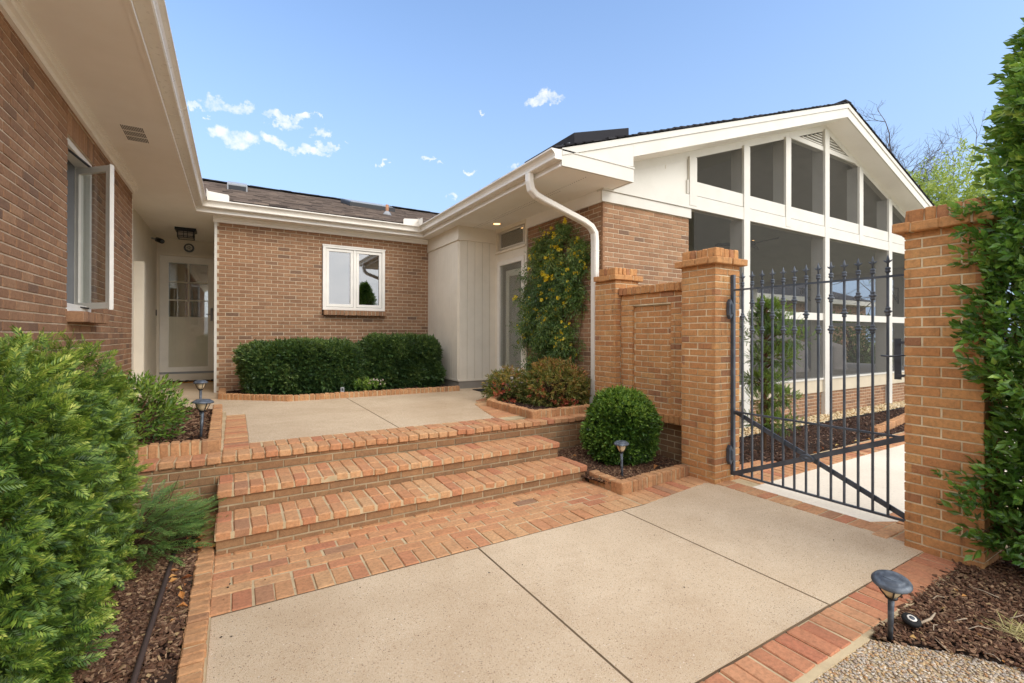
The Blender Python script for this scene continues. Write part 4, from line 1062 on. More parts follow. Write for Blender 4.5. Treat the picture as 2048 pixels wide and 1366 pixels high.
mb.build('lattice', M['rubber'], t)
tag(MB().box(3.66, 4.24, 6.78, 7.5, ZT + .001, ZT + .014).build('door_mat', M['rubber'], None, .004), 'plain black mat on the terrace by the glazed side door', 'doormat')
mb = MB(); mb.tube([(-.36, 1.3, .045), (-.345, 2.6, .045), (-.335, 3.3, .045), (-.33, 3.75, .035)], .013, 6)
for a_, b_ in zip([(-.36, 1.3), (-.345, 2.6), (-.335, 3.3)], [(-.345, 2.6), (-.335, 3.3), (-.33, 3.75)]): mb.add([(x + dx, y, z) for x, y in (a_, b_) for dx in (-.004, .004) for z in (-.05, .04)], BOXF)
tag(mb.build('edging_strip', M['steel']), 'dark brown landscape edging strip in the left mulch bed', 'edging')

# ------------------------------------------------------------------ porch furniture and far wing
def cover(label, c, w, dpt, h, seat):
    mb = MB(); n = 26; rings = []
    prof = [(1.06, 0), (1.02, .15), (1.0, seat * .9), (.97, seat)]
    V = []; F = []
    def ring(cx, cy, hx, hy, z, wob):
        out = []
        for k in range(n):
            a = 2 * math.pi * k / n; q = .55
            ca, sa = math.cos(a), math.sin(a)
            out.append((cx + hx * math.copysign(abs(ca) ** q, ca) * (1 + wob * math.sin(7 * a + z * 9)), cy + hy * math.copysign(abs(sa) ** q, sa) * (1 + wob * math.sin(5 * a + 2)), z))
        return out
    z0 = .576
    R_ = [ring(c[0], c[1], w / 2 * s, dpt / 2 * s, z0 + z, .03) for s, z in prof]
    R_ += [ring(c[0] + .02, c[1] + dpt * .22, w / 2 * .93, dpt / 2 * .42, z0 + seat + .12, .03), ring(c[0] + .02, c[1] + dpt * .28, w / 2 * .86, dpt / 2 * .28, z0 + h * .9, .02), ring(c[0], c[1] + dpt * .3, w / 2 * .7, dpt / 2 * .18, z0 + h, .02)]
    for r_ in R_: V += r_
    for i in range(len(R_) - 1):
        for k in range(n): F.append([i * n + k, i * n + (k + 1) % n, (i + 1) * n + (k + 1) % n, (i + 1) * n + k])
    F.append([(len(R_) - 1) * n + k for k in range(n)])
    mb.add(V, F, 0, True)
    return tag(mb.build('covered_chair', M['cover']), label, 'covered chair', 'covered porch furniture')
cover('wide porch seat under a grey cover, left of the centre post', (10.55, 6.5), 1.15, .9, .95, .5)
cover('grey covered porch seat close beside the wide covered seat', (11.85, 6.45), .85, .8, 1.06, .7)
cover('narrow grey covered chair on the porch, right of the centre post', (13.75, 6.4), .75, .75, .92, .6)
t = thing('ceiling_fan', 'dark ceiling fan on a long rod under the porch ceiling', 'fan', (11.2, 7.0, 5.3))
MB().tube([(11.2, 7.0, 5.36), (11.2, 7.0, 3.85)], .018, 8).build('rod', M['black'], t)
mb = MB(); mb.lathe((11.2, 7.0, 3.70), [(.03, 0), (.12, .03), (.14, .08), (.10, .13), (.03, .17)], 18); mb.build('motor', M['black'], t)
for k in range(3):
    a = .35 + k * 2 * math.pi / 3; cs, sn = math.cos(a), math.sin(a); mb = MB()
    prof = [(.1, .03), (.25, .06), (.55, .085), (.75, .07), (.82, .03)]
    V = []
    for r_, w_ in prof:
        for s in (-1, 1):
            for dz in (0, .012): V.append((11.2 + cs * r_ - sn * w_ * s, 7.0 + sn * r_ + cs * w_ * s, 3.765 + dz + s * .02))
    F = []
    for i in range(4):
        b = i * 4; F += [[b, b + 2, b + 6, b + 4], [b + 1, b + 5, b + 7, b + 3], [b, b + 4, b + 5, b + 1], [b + 2, b + 3, b + 7, b + 6]]
    F += [[0, 1, 3, 2], [16, 18, 19, 17]]; mb.add(V, F); mb.build('blade', M['black'], t)
def bracket(x, y, z, lab):
    mb = MB()
    mb.tube([(x, y, z - .45), (x, y, z)], .014, 6); mb.tube([(x, y, z), (x - .75, y, z)], .012, 6)
    mb.tube([(x - .05 - .6 * s + .0, y, z - .40 * (1 - s) ** 1.5 - .04 * math.sin(s * 6.28)) for s in np.linspace(0, 1, 14)], .010, 6)
    mb.tube([(x - .62 + .11 * (1 - q * .7) * math.cos(q * 9), y, z - .13 + .11 * (1 - q * .7) * math.sin(q * 9)) for q in np.linspace(0, 1, 18)], .009, 6)
    mb.tube([(x - .18 + .09 * (1 - q * .7) * math.cos(3 - q * 9), y, z - .30 + .09 * (1 - q * .7) * math.sin(3 - q * 9)) for q in np.linspace(0, 1, 18)], .009, 6)
    tag(mb.build('scroll_bracket', M['black']), lab, 'bracket', 'scroll plant brackets')
bracket(16.80, 8.3, 3.02, 'iron scroll bracket on the far porch post left of the centre opening')
bracket(16.80, 5.9, 2.85, 'iron scroll bracket on the nearer right hand porch post')
far = thing('far_house', 'distant brick house wing with white eaves seen through the porch screens', 'house', (28, 17, 0))
brick_wall('brick_wall', (14, 16, 0), (1, 0, 0), (0, -1, 0), 26, -.3, 3.55, far, hb, hm, [(13.0, 15.2, 1.2, 3.2)], bh=.2)
MB().box(14, 40, 15.3, 16.2, 3.56, 3.86).build('eave', M['white'], far)
mb = MB(); mb.prism([(15.3, 3.87), (21, 5.9), (21, 5.7), (15.3, 3.86)], 'x', 14, 40); mb.build('roof', M['shingle_dark'], far)
mb = MB(); framey(mb, 27, 29.2, 1.2, 3.2, .12, .12, .12, .12, 15.95, 16.02); mb.box(28.04, 28.16, 15.95, 16.02, 1.32, 3.08); fw_ = mb.build('window', M['white'], far)
MB().box(27.1, 29.1, 16.03, 16.04, 1.3, 3.1).build('glass_pane', M['glass'], fw_)

# ================================================================== PLANTS
def norm(a): return a / (np.linalg.norm(a, axis=-1, keepdims=True) + 1e-9)
def lumps(P, f, seed):
    r = np.random.default_rng(seed); out = np.zeros(len(P))
    for k in range(7):
        d = r.normal(0, 1, 3); d /= np.linalg.norm(d); out += np.sin(P @ d * f * r.uniform(.6, 1.6) + r.uniform(0, 6.28))
    return out / 7 ** .5 / 1.0
def leaf_tpl(L, W, fold=.15, droop=.1, narrow=.5):
    V = np.array([(0, 0, 0), (W / 2, L * narrow, fold * W), (0, L * .55, -fold * W * .2), (-W / 2, L * narrow, fold * W), (0, L, -droop * L)])
    F = np.array([[0, 1, 2], [1, 4, 2], [4, 3, 2], [3, 0, 2]]); return V, F
def rot(ax_, an):
    ax_ = np.asarray(ax_, float) / np.linalg.norm(ax_); K = np.array([[0, -ax_[2], ax_[1]], [ax_[2], 0, -ax_[0]], [-ax_[1], ax_[0], 0]])
    return np.eye(3) + math.sin(an) * K + (1 - math.cos(an)) * K @ K
def twig_tpl(n, length, L, W, ang=55, roll=1, whorl=False, seed=1, end=True, fold=.15, droop=.12, narrow=.5, spread=0.):
    """leaves along +y; whorl: all round the stem, else two ranks"""
    r = np.random.default_rng(seed); Vs = []; Fs = []; T = []; b = 0
    for i in range(n):
        s = (i + .5) / n; sc = (1.0 - .35 * abs(2 * s - 1) ** 2) * r.uniform(.85, 1.1)
        v, f = leaf_tpl(L * sc, W * sc, fold, droop, narrow)
        side = 1 if i % 2 else -1
        a = R(ang + r.uniform(-10, 10)) * (1.05 - .5 * s)
        M_ = rot((0, 0, 1), -side * a) @ rot((0, 1, 0), r.uniform(-.5, .5) * roll)
        if whorl: M_ = rot((0, 1, 0), i * 2.4) @ rot((1, 0, 0), a) @ rot((0, 1, 0), r.uniform(-.4, .4))
        v = v @ M_.T + np.array([0, s * length, r.uniform(-1, 1) * spread]); Vs.append(v); Fs.append(f + b); b += len(v); T += [s] * len(v)
    if end:
        v, f = leaf_tpl(L * .9, W * .9, fold, droop, narrow); v = v + np.array([0, length, 0]); Vs.append(v); Fs.append(f + b); T += [1.1] * len(v)
    return np.concatenate(Vs), np.concatenate(Fs), np.array(T)
def needle_tpl(n, length, L, W, seed=1):
    r = np.random.default_rng(seed); V = []; F = []; T = []
    for i in range(n):
        s = (i + .5) / n; side = 1 if i % 2 else -1; sc = (1.05 - .55 * s ** 2.2) * r.uniform(.85, 1.1) * (.7 + .6 * min(s * 3, .5))
        a = R(62 - 34 * s + r.uniform(-6, 6)); d = np.array([side * math.sin(a), math.cos(a), r.uniform(-.18, .22)]); p = np.array([0, s * length, 0])
        w = np.cross(d, [0, 0, 1]); w /= np.linalg.norm(w); b = len(V)
        V += [p, p + d * L * sc * .45 + w * W / 2 + np.array([0, 0, .001]), p + d * L * sc, p + d * L * sc * .45 - w * W / 2 + np.array([0, 0, .001])]
        F += [[b, b + 1, b + 2], [b, b + 2, b + 3]]; T += [s] * 4
    return np.array(V), np.array(F), np.array(T)
def scatter(tpls, P, D, U, scale):
    """instances of random templates, +y of the template along D, z towards U"""
    D = norm(D); X = norm(np.cross(D, U)); Z = np.cross(X, D)
    Vs = []; Fs = []; Ts = []; b = 0; pick = RNG.integers(0, len(tpls), len(P)); ids = []
    for k, (tv, tf, tt) in enumerate(tpls):
        I = np.where(pick == k)[0]
        if not len(I): continue
        v = (X[I, None] * tv[None, :, 0:1] + D[I, None] * tv[None, :, 1:2] + Z[I, None] * tv[None, :, 2:3]) * scale[I, None, None] + P[I, None]
        f = tf[None] + (np.arange(len(I)) * len(tv))[:, None, None] + b
        Vs.append(v.reshape(-1, 3)); Fs.append(f.reshape(-1, 3)); Ts.append(np.tile(tt, len(I))); ids.append(np.repeat(I, len(tv))); b += len(I) * len(tv)
    return np.concatenate(Vs), np.concatenate(Fs), np.concatenate(Ts), np.concatenate(ids)
def shell(n, c, rad, pw=2.0, depth=.25, amp=.08, f=6, seed=1, zmin=-1.):
    """points in the outer shell of a lumpy superellipsoid, outward normals and a 0..1 depth"""
    ra = np.array(rad, float); ar = np.array([ra[1] * ra[2], ra[0] * ra[2], ra[0] * ra[1]]); m = n * 3
    d = RNG.uniform(-1, 1, (m, 3)); axs = RNG.choice(3, m, p=ar / ar.sum()); d[np.arange(m), axs] = RNG.choice([-1., 1.], m)
    if pw < 2.6: d = d[RNG.uniform(0, 1, m) < ((d ** 2).sum(1) ** -1.5)]
    d = norm(d); d = d[d[:, 2] > zmin][:n]
    q = (np.abs(d) ** pw).sum(1) ** (-1 / pw); P0 = d * q[:, None]
    dep = np.abs(RNG.normal(0, depth, len(d))); dep = np.minimum(dep, .8)
    lp = lumps(P0 * np.array(rad), f, seed)
    rr_ = (1 - dep) * (1 + amp * lp)
    Nn = norm(np.sign(P0) * np.abs(P0) ** (pw - 1) / np.array(rad))
    return P0 * rr_[:, None] * np.array(rad) + np.array(c), Nn, dep, lp
def plant(name, label, cat, c, group=None): return thing(name, label, cat, c, group)
def stems(parent, segs, mat, name='stem'):
    mb = MB()
    for pts, rad in segs: mb.tube(pts, rad, 5, 0, True, False)
    return mb.build(name, mat, parent)
def foliage(parent, mat, tpls, P, Nn, dep, lp, size, up=.35, wild=.55, name='foliage', tone_up=.25, base=.42, extra=0., tipg=.22):
    n = len(P)
    D = norm(Nn + RNG.normal(0, wild, (n, 3)) + np.array([0, 0, up])); U = norm(RNG.normal(0, .6, (n, 3)) + np.array([0, 0, 1.]) + Nn * .5)
    U = np.where(np.abs((U * D).sum(1, keepdims=True)) > .95, U + np.array([.7, .3, 0]), U)
    V, F, T, I = scatter(tpls, P, D, U, size * RNG.uniform(.75, 1.25, n))
    tone = np.clip(base + .2 * lp + RNG.normal(0, .14, n) + tone_up * Nn[:, 2] + extra, 0, 1)  # tone rises on upward-facing leaves; inner layers pass a darker base
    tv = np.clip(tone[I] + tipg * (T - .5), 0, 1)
    return fast_mesh(name, V, F, mat, parent, tone=tv)

# ---- big yew on the left
pl = plant('yew_shrub', 'large bushy yew with bright green needle sprays at the left edge', 'shrub', (-.97, 2.92, 0))
nt = [needle_tpl(20, .085, .031, .0068, s) for s in (1, 2, 3)] + [needle_tpl(15, .055, .031, .0068, s) for s in (4, 5)]
Pn, Nn, dp, lp = shell(9800, (-.97, 2.97, .60), (.41, 1.0, .73), 3.4, .07, .13, 13, 3)
foliage(pl, M['yew'], nt, Pn, Nn, dp, lp, 1.0, .15, .75, base=.33, tone_up=.14, tipg=.6)
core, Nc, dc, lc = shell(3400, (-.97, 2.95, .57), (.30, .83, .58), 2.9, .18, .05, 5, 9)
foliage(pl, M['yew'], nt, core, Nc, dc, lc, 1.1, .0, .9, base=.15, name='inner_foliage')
sg = []
for k in range(60):
    q = core[k * 40]; b = np.array([-1.0 + RNG.normal(0, .06), 2.92 + (q[1] - 2.92) * .35, .0]); m = (b + q) / 2 + RNG.normal(0, .05, 3); sg.append(([b, m, q], [.018, .01, .004]))
stems(pl, sg, M['twig'])
# low spreading yew in front of the retaining wall
pl = plant('spreading_yew', 'low spreading dark yew fanning out over the mulch by the steps', 'shrub', (-.5, 3.85, 0))
nb = 430; a_ = RNG.uniform(-2.6, 1.7, nb); rr_ = RNG.uniform(.05, .40, nb)
Pp = np.stack([-.52 + rr_ * np.cos(a_) * .8, 3.85 + rr_ * np.sin(a_), .06 + RNG.uniform(0, 1, nb) ** 1.2 * .42 * (1 - rr_ / .6)], 1)
Dd = norm(np.stack([np.cos(a_), np.sin(a_), RNG.uniform(-.15, .55, nb)], 1))
V, F, T, I = scatter([needle_tpl(24, .15, .030, .007, s) for s in (1, 2, 3)], Pp, Dd, np.tile([0, 0, 1.], (nb, 1)) + RNG.normal(0, .3, (nb, 3)), RNG.uniform(.8, 1.3, nb))
fast_mesh('foliage', V, F, M['yew_old'], pl, tone=np.clip(RNG.uniform(.2, .8, nb)[I] + .2 * (T - .5), 0, 1))
sg = []
for k in range(45):
    p = Pp[k]; sg.append(([(-.6, 3.85, .0), ((p[0] - .6) / 2, (p[1] + 3.85) / 2, p[2] * .7), tuple(p)], [.008, .005, .003]))
sg += [([(-.42, 3.95, .2), (-.37, 3.98, .34), (-.33, 4.0, .46)], [.004, .003, .002])]
stems(pl, sg, M['twig'])
# broadleaf shrub in the raised bed
pl = plant('broadleaf_shrub', 'light green broadleaf shrub in the raised bed beside the stake lights', 'shrub', (-.75, 5.2, .5))
tb = [twig_tpl(8, .10, .055, .020, 60, 1, True, s) for s in (1, 2, 3)]
Pn, Nn, dp, lp = shell(460, (-.78, 5.2, .72), (.36, .5, .33), 2.2, .25, .16, 9, 5)
foliage(pl, M['broad'], tb, Pn, Nn, dp, lp, 1.0, .7, .5, base=.5)
Pn2, Nn2, dp2, lp2 = shell(120, (-.98, 5.75, .70), (.25, .4, .36), 2.2, .3, .2, 9, 6)
foliage(pl, M['broad'], tb, Pn2, Nn2, dp2, lp2, 1.0, .7, .5, base=.45)
stems(pl, [([(-.78, 5.2, .45), tuple((np.array((-.78, 5.2, .55)) + p) / 2), tuple(p)], [.009, .006, .003]) for p in Pn[::12]], M['twig'])
# ---- clipped hedges under the window
th = [twig_tpl(8, .06, .046, .019, 60, 1, True, s, fold=.2) for s in (1, 2, 3, 4)]
for (lab, c, rad, pw, n) in (('left clipped hedge block, wider and nearer the front door', (1.02, 8.42, .84), (.90, .43, .45), 4.6, 8500), ('right clipped hedge block reaching the cream siding', (2.62, 8.50, .88), (.72, .41, .49), 5.5, 7800)):
    pl = plant('clipped_hedge', lab, 'hedge', (c[0], c[1], ZT), 'clipped hedges below the window')
    Pn, Nn, dp, lp = shell(n, c, rad, pw, .055, .07, 13, int(c[0] * 10))
    keep = (Pn[:, 1] < c[1] + .25) & (Pn[:, 2] > ZT + .02); Pn, Nn, dp, lp = Pn[keep], Nn[keep], dp[keep], lp[keep]
    foliage(pl, M['hedge'], th, Pn, Nn, dp, lp, 1.0, .35, .7, base=.48, tone_up=.16, tipg=.4)
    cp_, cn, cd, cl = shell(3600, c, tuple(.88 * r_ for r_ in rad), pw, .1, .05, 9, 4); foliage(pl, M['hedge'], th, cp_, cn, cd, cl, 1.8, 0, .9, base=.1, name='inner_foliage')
    stems(pl, [([(c[0] + RNG.normal(0, rad[0] * .4), c[1], ZT - .05), tuple((np.array(c) + p) / 2), tuple(p)], [.012, .008, .004]) for p in cp_[::160]], M['twig'])
pl = plant('flowering_plant', 'small leafy plant with pale flowers in front of the hedge', 'plant', (1.95, 7.80, ZT))
tq = [twig_tpl(7, .06, .06, .022, 60, 1, True, s) for s in (1, 2)]
Pn, Nn, dp, lp = shell(60, (1.9, 7.82, .56), (.30, .13, .11), 2, .3, .15, 9, 3, -.2); foliage(pl, M['broad'], tq, Pn, Nn, dp, lp, .9, .8, .5, base=.5)
Pn, Nn, dp, lp = shell(26, (2.0, 7.80, .62), (.2, .1, .09), 2, .1, .1, 9, 3, .0); foliage(pl, M['pinkflower'], [twig_tpl(6, .01, .022, .016, 70, 1, True, 3)], Pn, Nn, dp, lp, 1.0, .8, .4, name='flowers')
# ---- boxwood ball
pl = plant('boxwood_ball', 'round clipped boxwood in the low brick edged bed', 'shrub', (3.68, 3.80, 0))
tb2 = [twig_tpl(8, .05, .031, .019, 58, 1, True, s, fold=.15) for s in (1, 2, 3, 4)]
bc, br = (3.70, 3.82, .405), (.345, .345, .375)
Pn, Nn, dp, lp = shell(4300, bc, br, 2.4, .06, .10, 15, 8); keep = Pn[:, 2] > .05; Pn, Nn, dp, lp = Pn[keep], Nn[keep], dp[keep], lp[keep]
foliage(pl, M['box'], tb2, Pn, Nn, dp, lp, 1.0, .45, .8, base=.48, tone_up=.16, tipg=.4)
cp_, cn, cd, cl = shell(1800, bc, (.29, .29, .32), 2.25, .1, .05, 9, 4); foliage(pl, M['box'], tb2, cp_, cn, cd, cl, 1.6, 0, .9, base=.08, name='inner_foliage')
stems(pl, [([(3.68, 3.82, -.03), tuple((np.array(bc) + p) / 2 + RNG.normal(0, .03, 3)), tuple(p)], [.014, .008, .004]) for p in cp_[::50]], M['twig'])
# ---- tall laurel on the right
pl = plant('laurel_bush', 'tall glossy laurel covering the right hand gate pillar', 'shrub', (4.2, .62, 0))
tl = [twig_tpl(8, .13, .078, .037, 58, 1.2, True, s, fold=.2, droop=.12) for s in (1, 2, 3, 4, 5)]
Ps = []; 
for k in range(60000):
    if len(Ps) >= 4400: break
    z = RNG.uniform(.12, 3.35); a = RNG.uniform(0, 6.2832)
    rz = np.interp(z, [.1, .35, .8, 1.4, 2.2, 2.7, 3.0, 3.35], [.30, .40, .46, .42, .42, .33, .20, .05]) * (1 + .20 * math.sin(3 * a + z * 4) + .16 * math.sin(7 * z + a * 2))
    fr = 1 - abs(RNG.normal(0, .30))
    if fr < .2: continue
    Ps.append((4.24 + rz * fr * math.cos(a), .66 + rz * fr * math.sin(a), z, math.cos(a), math.sin(a), 1 - fr))
Ps = np.array(Ps); Pn = Ps[:, :3]; Nn = norm(np.stack([Ps[:, 3], Ps[:, 4], np.full(len(Ps), .15)], 1)); lp = lumps(Pn, 4, 5)
LAUREL_KEEP = (Pn[:, 0] < 3.975) | (Pn[:, 1] < .93)
Pn, Nn, lp, dp = Pn[LAUREL_KEEP], Nn[LAUREL_KEEP], lp[LAUREL_KEEP], Ps[LAUREL_KEEP, 5]
foliage(pl, M['laurel'], tl, Pn, Nn, dp, lp, .82, .45, .6, base=.46, tone_up=.2)
sg = [([(4.26 + dx, .62 + dy, -.05), (4.25 + dx * 1.5, .62 + dy * 1.6, 1.2), (4.26 + dx * 1.2, .62 + dy, 2.9)], [.03, .022, .008]) for dx, dy in ((-.06, 0), (.06, .05), (.0, -.08))]
for p in Pn[::5]:
    b = np.array([4.26 + (p[0] - 4.26) * .2, .62 + (p[1] - .62) * .2, max(.05, p[2] - .28)]); sg.append(([b, (b + p) / 2 + np.array([0, 0, .03]), p], [.007, .005, .003]))
stems(pl, sg, M['twig'])
# ---- jasmine on the entry wall
pl = plant('jasmine_vine', 'flowering yellow jasmine climbing the brick wall beside the side door', 'vine', (4.25, 6.0, ZT))
tj = [twig_tpl(8, .16, .062, .019, 62, 1, False, s, droop=.35) for s in (1, 2, 3, 4)]
pts = []
while len(pts) < 3000:
    y = RNG.uniform(4.95, 6.85); z = RNG.uniform(.85, 3.12)
    lo = np.interp(z, [.85, 1.2, 2.0, 2.5, 2.9, 3.12], [5.5, 5.30, 5.18, 5.15, 5.15, 5.35]); hi = np.interp(z, [.85, 1.2, 2.0, 2.4, 2.8, 3.0, 3.12], [6.45, 6.62, 6.66, 6.6, 6.40, 6.05, 5.6])
    wv = .07 * math.sin(z * 9) + .06 * math.sin(z * 4 + 1)
    if y < lo + wv or y > hi + wv: continue
    hole = math.sin(y * 7 + 1) + math.sin(z * 6 + y * 3)
    if hole > 1.55 or (z < 1.35 and RNG.uniform() < .45): continue
    th_ = .13 * (1 - ((y - (lo + hi) / 2) / ((hi - lo) / 2)) ** 4) + .03
    pts.append((4.30 - RNG.uniform(.0, 1) ** .7 * th_ * (1 + .5 * math.sin(y * 11 + z * 8)) - .01, y, z))
for k in range(40): pts.append((4.2 + RNG.normal(0, .02), 6.7 + RNG.uniform(0, .25) * (k % 3 == 0), RNG.uniform(1.2, 2.7)))
Pn = np.array(pts); Nn = np.tile(np.array([-1., 0, 0]), (len(Pn), 1)); n = len(Pn); lp = lumps(Pn, 6, 8)
D = norm(np.array([-.45, 0, -.55]) + RNG.normal(0, .55, (n, 3))); U = norm(np.array([-1., 0, .4]) + RNG.normal(0, .4, (n, 3)))
V, F, T, I = scatter(tj, Pn, D, U, RNG.uniform(.75, 1.15, n)); fast_mesh('foliage', V, F, M['jas'], pl, tone=np.clip(.46 + .2 * lp + RNG.normal(0, .18, n), 0, 1)[I])
fl = [twig_tpl(5, .006, .030, .026, 62, 0, True, s, end=False, fold=.1, droop=-.1, narrow=.65) for s in (1, 2)]
ci = RNG.choice(n, 125, replace=False); Pf = []
for k in ci:
    for j in range(RNG.integers(1, 5)): Pf.append(np.array([Pn[k][0] - .05, Pn[k][1], Pn[k][2]]) + RNG.normal(0, .032, 3) * np.array([.6, 1, 1]))
Pf = np.array(Pf); n = len(Pf); D = norm(np.array([-.8, -.35, .15]) + RNG.normal(0, .3, (n, 3)))
V, F, T, I = scatter(fl, Pf, D, np.tile([0, 0, 1.], (n, 1)), RNG.uniform(1.0, 1.6, n)); fast_mesh('flowers', V, F, M['flower'], pl, tone=RNG.uniform(.2, .9, n)[I])
sg = []
for k in range(16):
    y0_ = 5.55 + RNG.uniform(-.15, .25); y1_ = RNG.uniform(5.3, 6.6); pth = [(4.27, y0_ + (y1_ - y0_) * s ** 1.4 + .04 * math.sin(s * 9 + k), .5 + s * RNG.uniform(1.6, 2.5)) for s in np.linspace(0, 1, 9)]; sg.append((pth, [.009 - .0007 * i for i in range(9)]))
sg.append(([(4.27, 5.3, 1.2), (4.28, 5.2, 1.7), (4.25, 5.08, 2.3), (4.27, 5.2, 2.75)], [.004] * 4)); stems(pl, sg, M['twig'])
# ---- nandinas in the planter
tn = [twig_tpl(9, .085, .054, .019, 62, 1, True, s, droop=.3) for s in (1, 2, 3)]
for lab, c, rad, n, red in (('larger mounded nandina with bronze leaves below the jasmine', (3.86, 5.35, .68), (.45, .50, .33), 1050, 60), ('smaller nandina with red new leaves at the left end of the planter', (3.50, 5.98, .66), (.30, .34, .26), 420, 40)):
    pl = plant('nandina_shrub', lab, 'shrub', (c[0], c[1], ZT), 'nandinas in the brick planter')
    Pn, Nn, dp, lp = shell(n, c, rad, 2.1, .16, .12, 10, int(c[0] * 10)); k_ = (Pn[:, 2] > ZT + .01) & (Pn[:, 0] < 4.24); Pn, Nn, dp, lp = Pn[k_], Nn[k_], dp[k_], lp[k_]
    foliage(pl, M['nandina'], tn, Pn, Nn, dp, lp, 1.0, .15, .75, base=.42, tone_up=.25)
    cen = np.array([(c[0] - rad[0] * .75, c[1] - .2, c[2] - .02), (c[0] - .1, c[1] - rad[1] * .85, c[2] - .16)]); Pr = cen[RNG.integers(0, 2, red)] + RNG.normal(0, .05, (red, 3)); Nr = np.tile(norm(np.array([-.7, -.7, .2])), (red, 1))
    foliage(pl, M['nandred'], tn, Pr, Nr, np.zeros(red), np.zeros(red), .8, .2, .6, name='red_leaves')
    stems(pl, [([(c[0] + RNG.normal(0, .06), c[1] + RNG.normal(0, .06), ZT - .03), tuple((np.array(c) + p) / 2), tuple(p)], [.008, .005, .003]) for p in Pn[::12]], M['twig'])
# ---- juniper behind the gate
pl = plant('juniper_shrub', 'tiered juniper growing behind the gate pillar', 'shrub', (6.15, 3.62, 0))
tjn = [needle_tpl(34, .10, .020, .005, s) for s in (1, 2, 3)] + [twig_tpl(9, .05, .022, .010, 50, 1, True, 7)]
Ps = []; Ns = []
for (z, r_, ox, oy) in ((.30, .34, .05, -.05), (.62, .36, .10, -.05), (.86, .25, -.02, .0), (1.15, .33, .06, -.06), (1.42, .40, .10, -.08), (1.62, .32, .06, 0), (1.80, .20, .03, 0)):
    P_, N_, _, _ = shell(420, (6.12 + ox, 3.60 + oy, z), (r_, r_, .10), 2, .3, .3, 14, int(z * 10)); Ps.append(P_); Ns.append(N_)
Pn = np.concatenate(Ps); Nn = np.concatenate(Ns); foliage(pl, M['juniper'], tjn, Pn, Nn, np.zeros(len(Pn)), lumps(Pn, 9, 2), 1.0, .6, .5, base=.42, tone_up=.2)
stems(pl, [([(6.15, 3.64, -.12), (6.1, 3.6, .7), (6.16, 3.62, 1.3), (6.15, 3.6, 1.75)], [.035, .03, .02, .008])] + [([(6.12, 3.62, max(.0, p[2] - .12)), tuple((np.array((6.12, 3.62, p[2])) + p) / 2), tuple(p)], [.012, .008, .004]) for p in Pn[::40]], M['twig'])
# ---- dry grass tuft, little weeds
pl = plant('dry_grass_tuft', 'dry pale grass tuft in the right hand mulch bed', 'grass tuft', (3.28, .66, 0))
nb = 110; a_ = RNG.uniform(0, 6.28, nb); V = []; F = []
for k in range(nb):
    l = RNG.uniform(.04, .13); b = np.array([3.28 + RNG.normal(0, .035), .66 + RNG.normal(0, .035), .0]); d = np.array([math.cos(a_[k]), math.sin(a_[k]), RNG.uniform(.1, .6)]); d /= np.linalg.norm(d); s = np.array([-d[1], d[0], 0]) * .0022; q = len(V)
    V += [b - s, b + s, b + d * l * .6 + s, b + d * l * .6 - s, b + d * l + np.array([0, 0, -.03 * l])]; F += [[q, q + 1, q + 2], [q, q + 2, q + 3], [q + 3, q + 2, q + 4]]
fast_mesh('blades', V, F, M['dry'], pl)
# ---- trees on the right
def branch_tree(parent, base, h, spread, seed, levels=6, rad=.28, lean=(0, 0), twig=.012):
    r = np.random.default_rng(seed); mb = MB(); tips = []
    def grow(p, d, L, rad_, lv):
        n = 4; pts = [p]; q = p
        for i in range(n):
            d = d + r.normal(0, .13, 3) + np.array([0, 0, .04]); d = d / np.linalg.norm(d); q = q + d * L / n; pts.append(q)
        mb.tube(pts, list(np.linspace(rad_, rad_ * .62, n + 1)), 6 if lv < 2 else (4 if lv < 4 else 3), 0, True, False)
        if lv >= levels: tips.append((q, d)); return
        for k in range(3):
            t = r.uniform(.45, 1.0) if k else 1.0
            s = pts[min(n, max(1, int(round(t * n))))]
            nd = d + r.normal(0, spread, 3) * np.array([1, 1, .7]); nd = nd / np.linalg.norm(nd)
            grow(s, nd, L * r.uniform(.62, .82), max(rad_ * r.uniform(.5, .66), twig * .5), lv + 1)
    grow(np.array(base, float), np.array([lean[0], lean[1], 1.]), h, rad, 0)
    mb.build('trunk', M['bark'], parent); return tips
tr = plant('bare_tree', 'tall bare tree with fine twigs behind the porch roof', 'tree', (36, 13, -.3))
branch_tree(tr, (36.5, 12.5, -.3), 5.2, .55, 11, 7, .24, (-.12, .0))
tr = plant('bare_tree', 'bare tree whose long branches reach out from behind the laurel', 'tree', (31, 7, -.3))
branch_tree(tr, (33.5, 7.6, -.3), 5.2, .52, 23, 7, .22, (-.1, .1))
tr = plant('leafing_tree', 'light green tree in new leaf beyond the porch roof', 'tree', (31, 9.5, -.3))
tips = branch_tree(tr, (31, 9.4, -.3), 3.6, .5, 31, 4, .2)
ts = [twig_tpl(7, .34, .17, .085, 60, 1, True, s) for s in (1, 2, 3)]
Ps = []
for (c, rad, n) in (((30.2, 10.2, 7.8), (2.6, 2.4, 2.2), 750), ((31.5, 8.6, 8.4), (2.2, 2.2, 2.4), 620), ((29.6, 9.2, 6.2), (2.6, 2.6, 2.0), 600), ((32.2, 10, 6.6), (2.6, 2.6, 2.2), 400)):
    P_, N_, _, _ = shell(n, c, rad, 2, .35, .35, 1.4, int(c[0] * 7)); Ps.append(np.concatenate([P_, N_], 1))
Ps = np.concatenate(Ps); foliage(tr, M['spring'], ts, Ps[:, :3], Ps[:, 3:], np.zeros(len(Ps)), lumps(Ps[:, :3], 1.5, 3), 1.0, .2, .8, base=.45, name='crown')
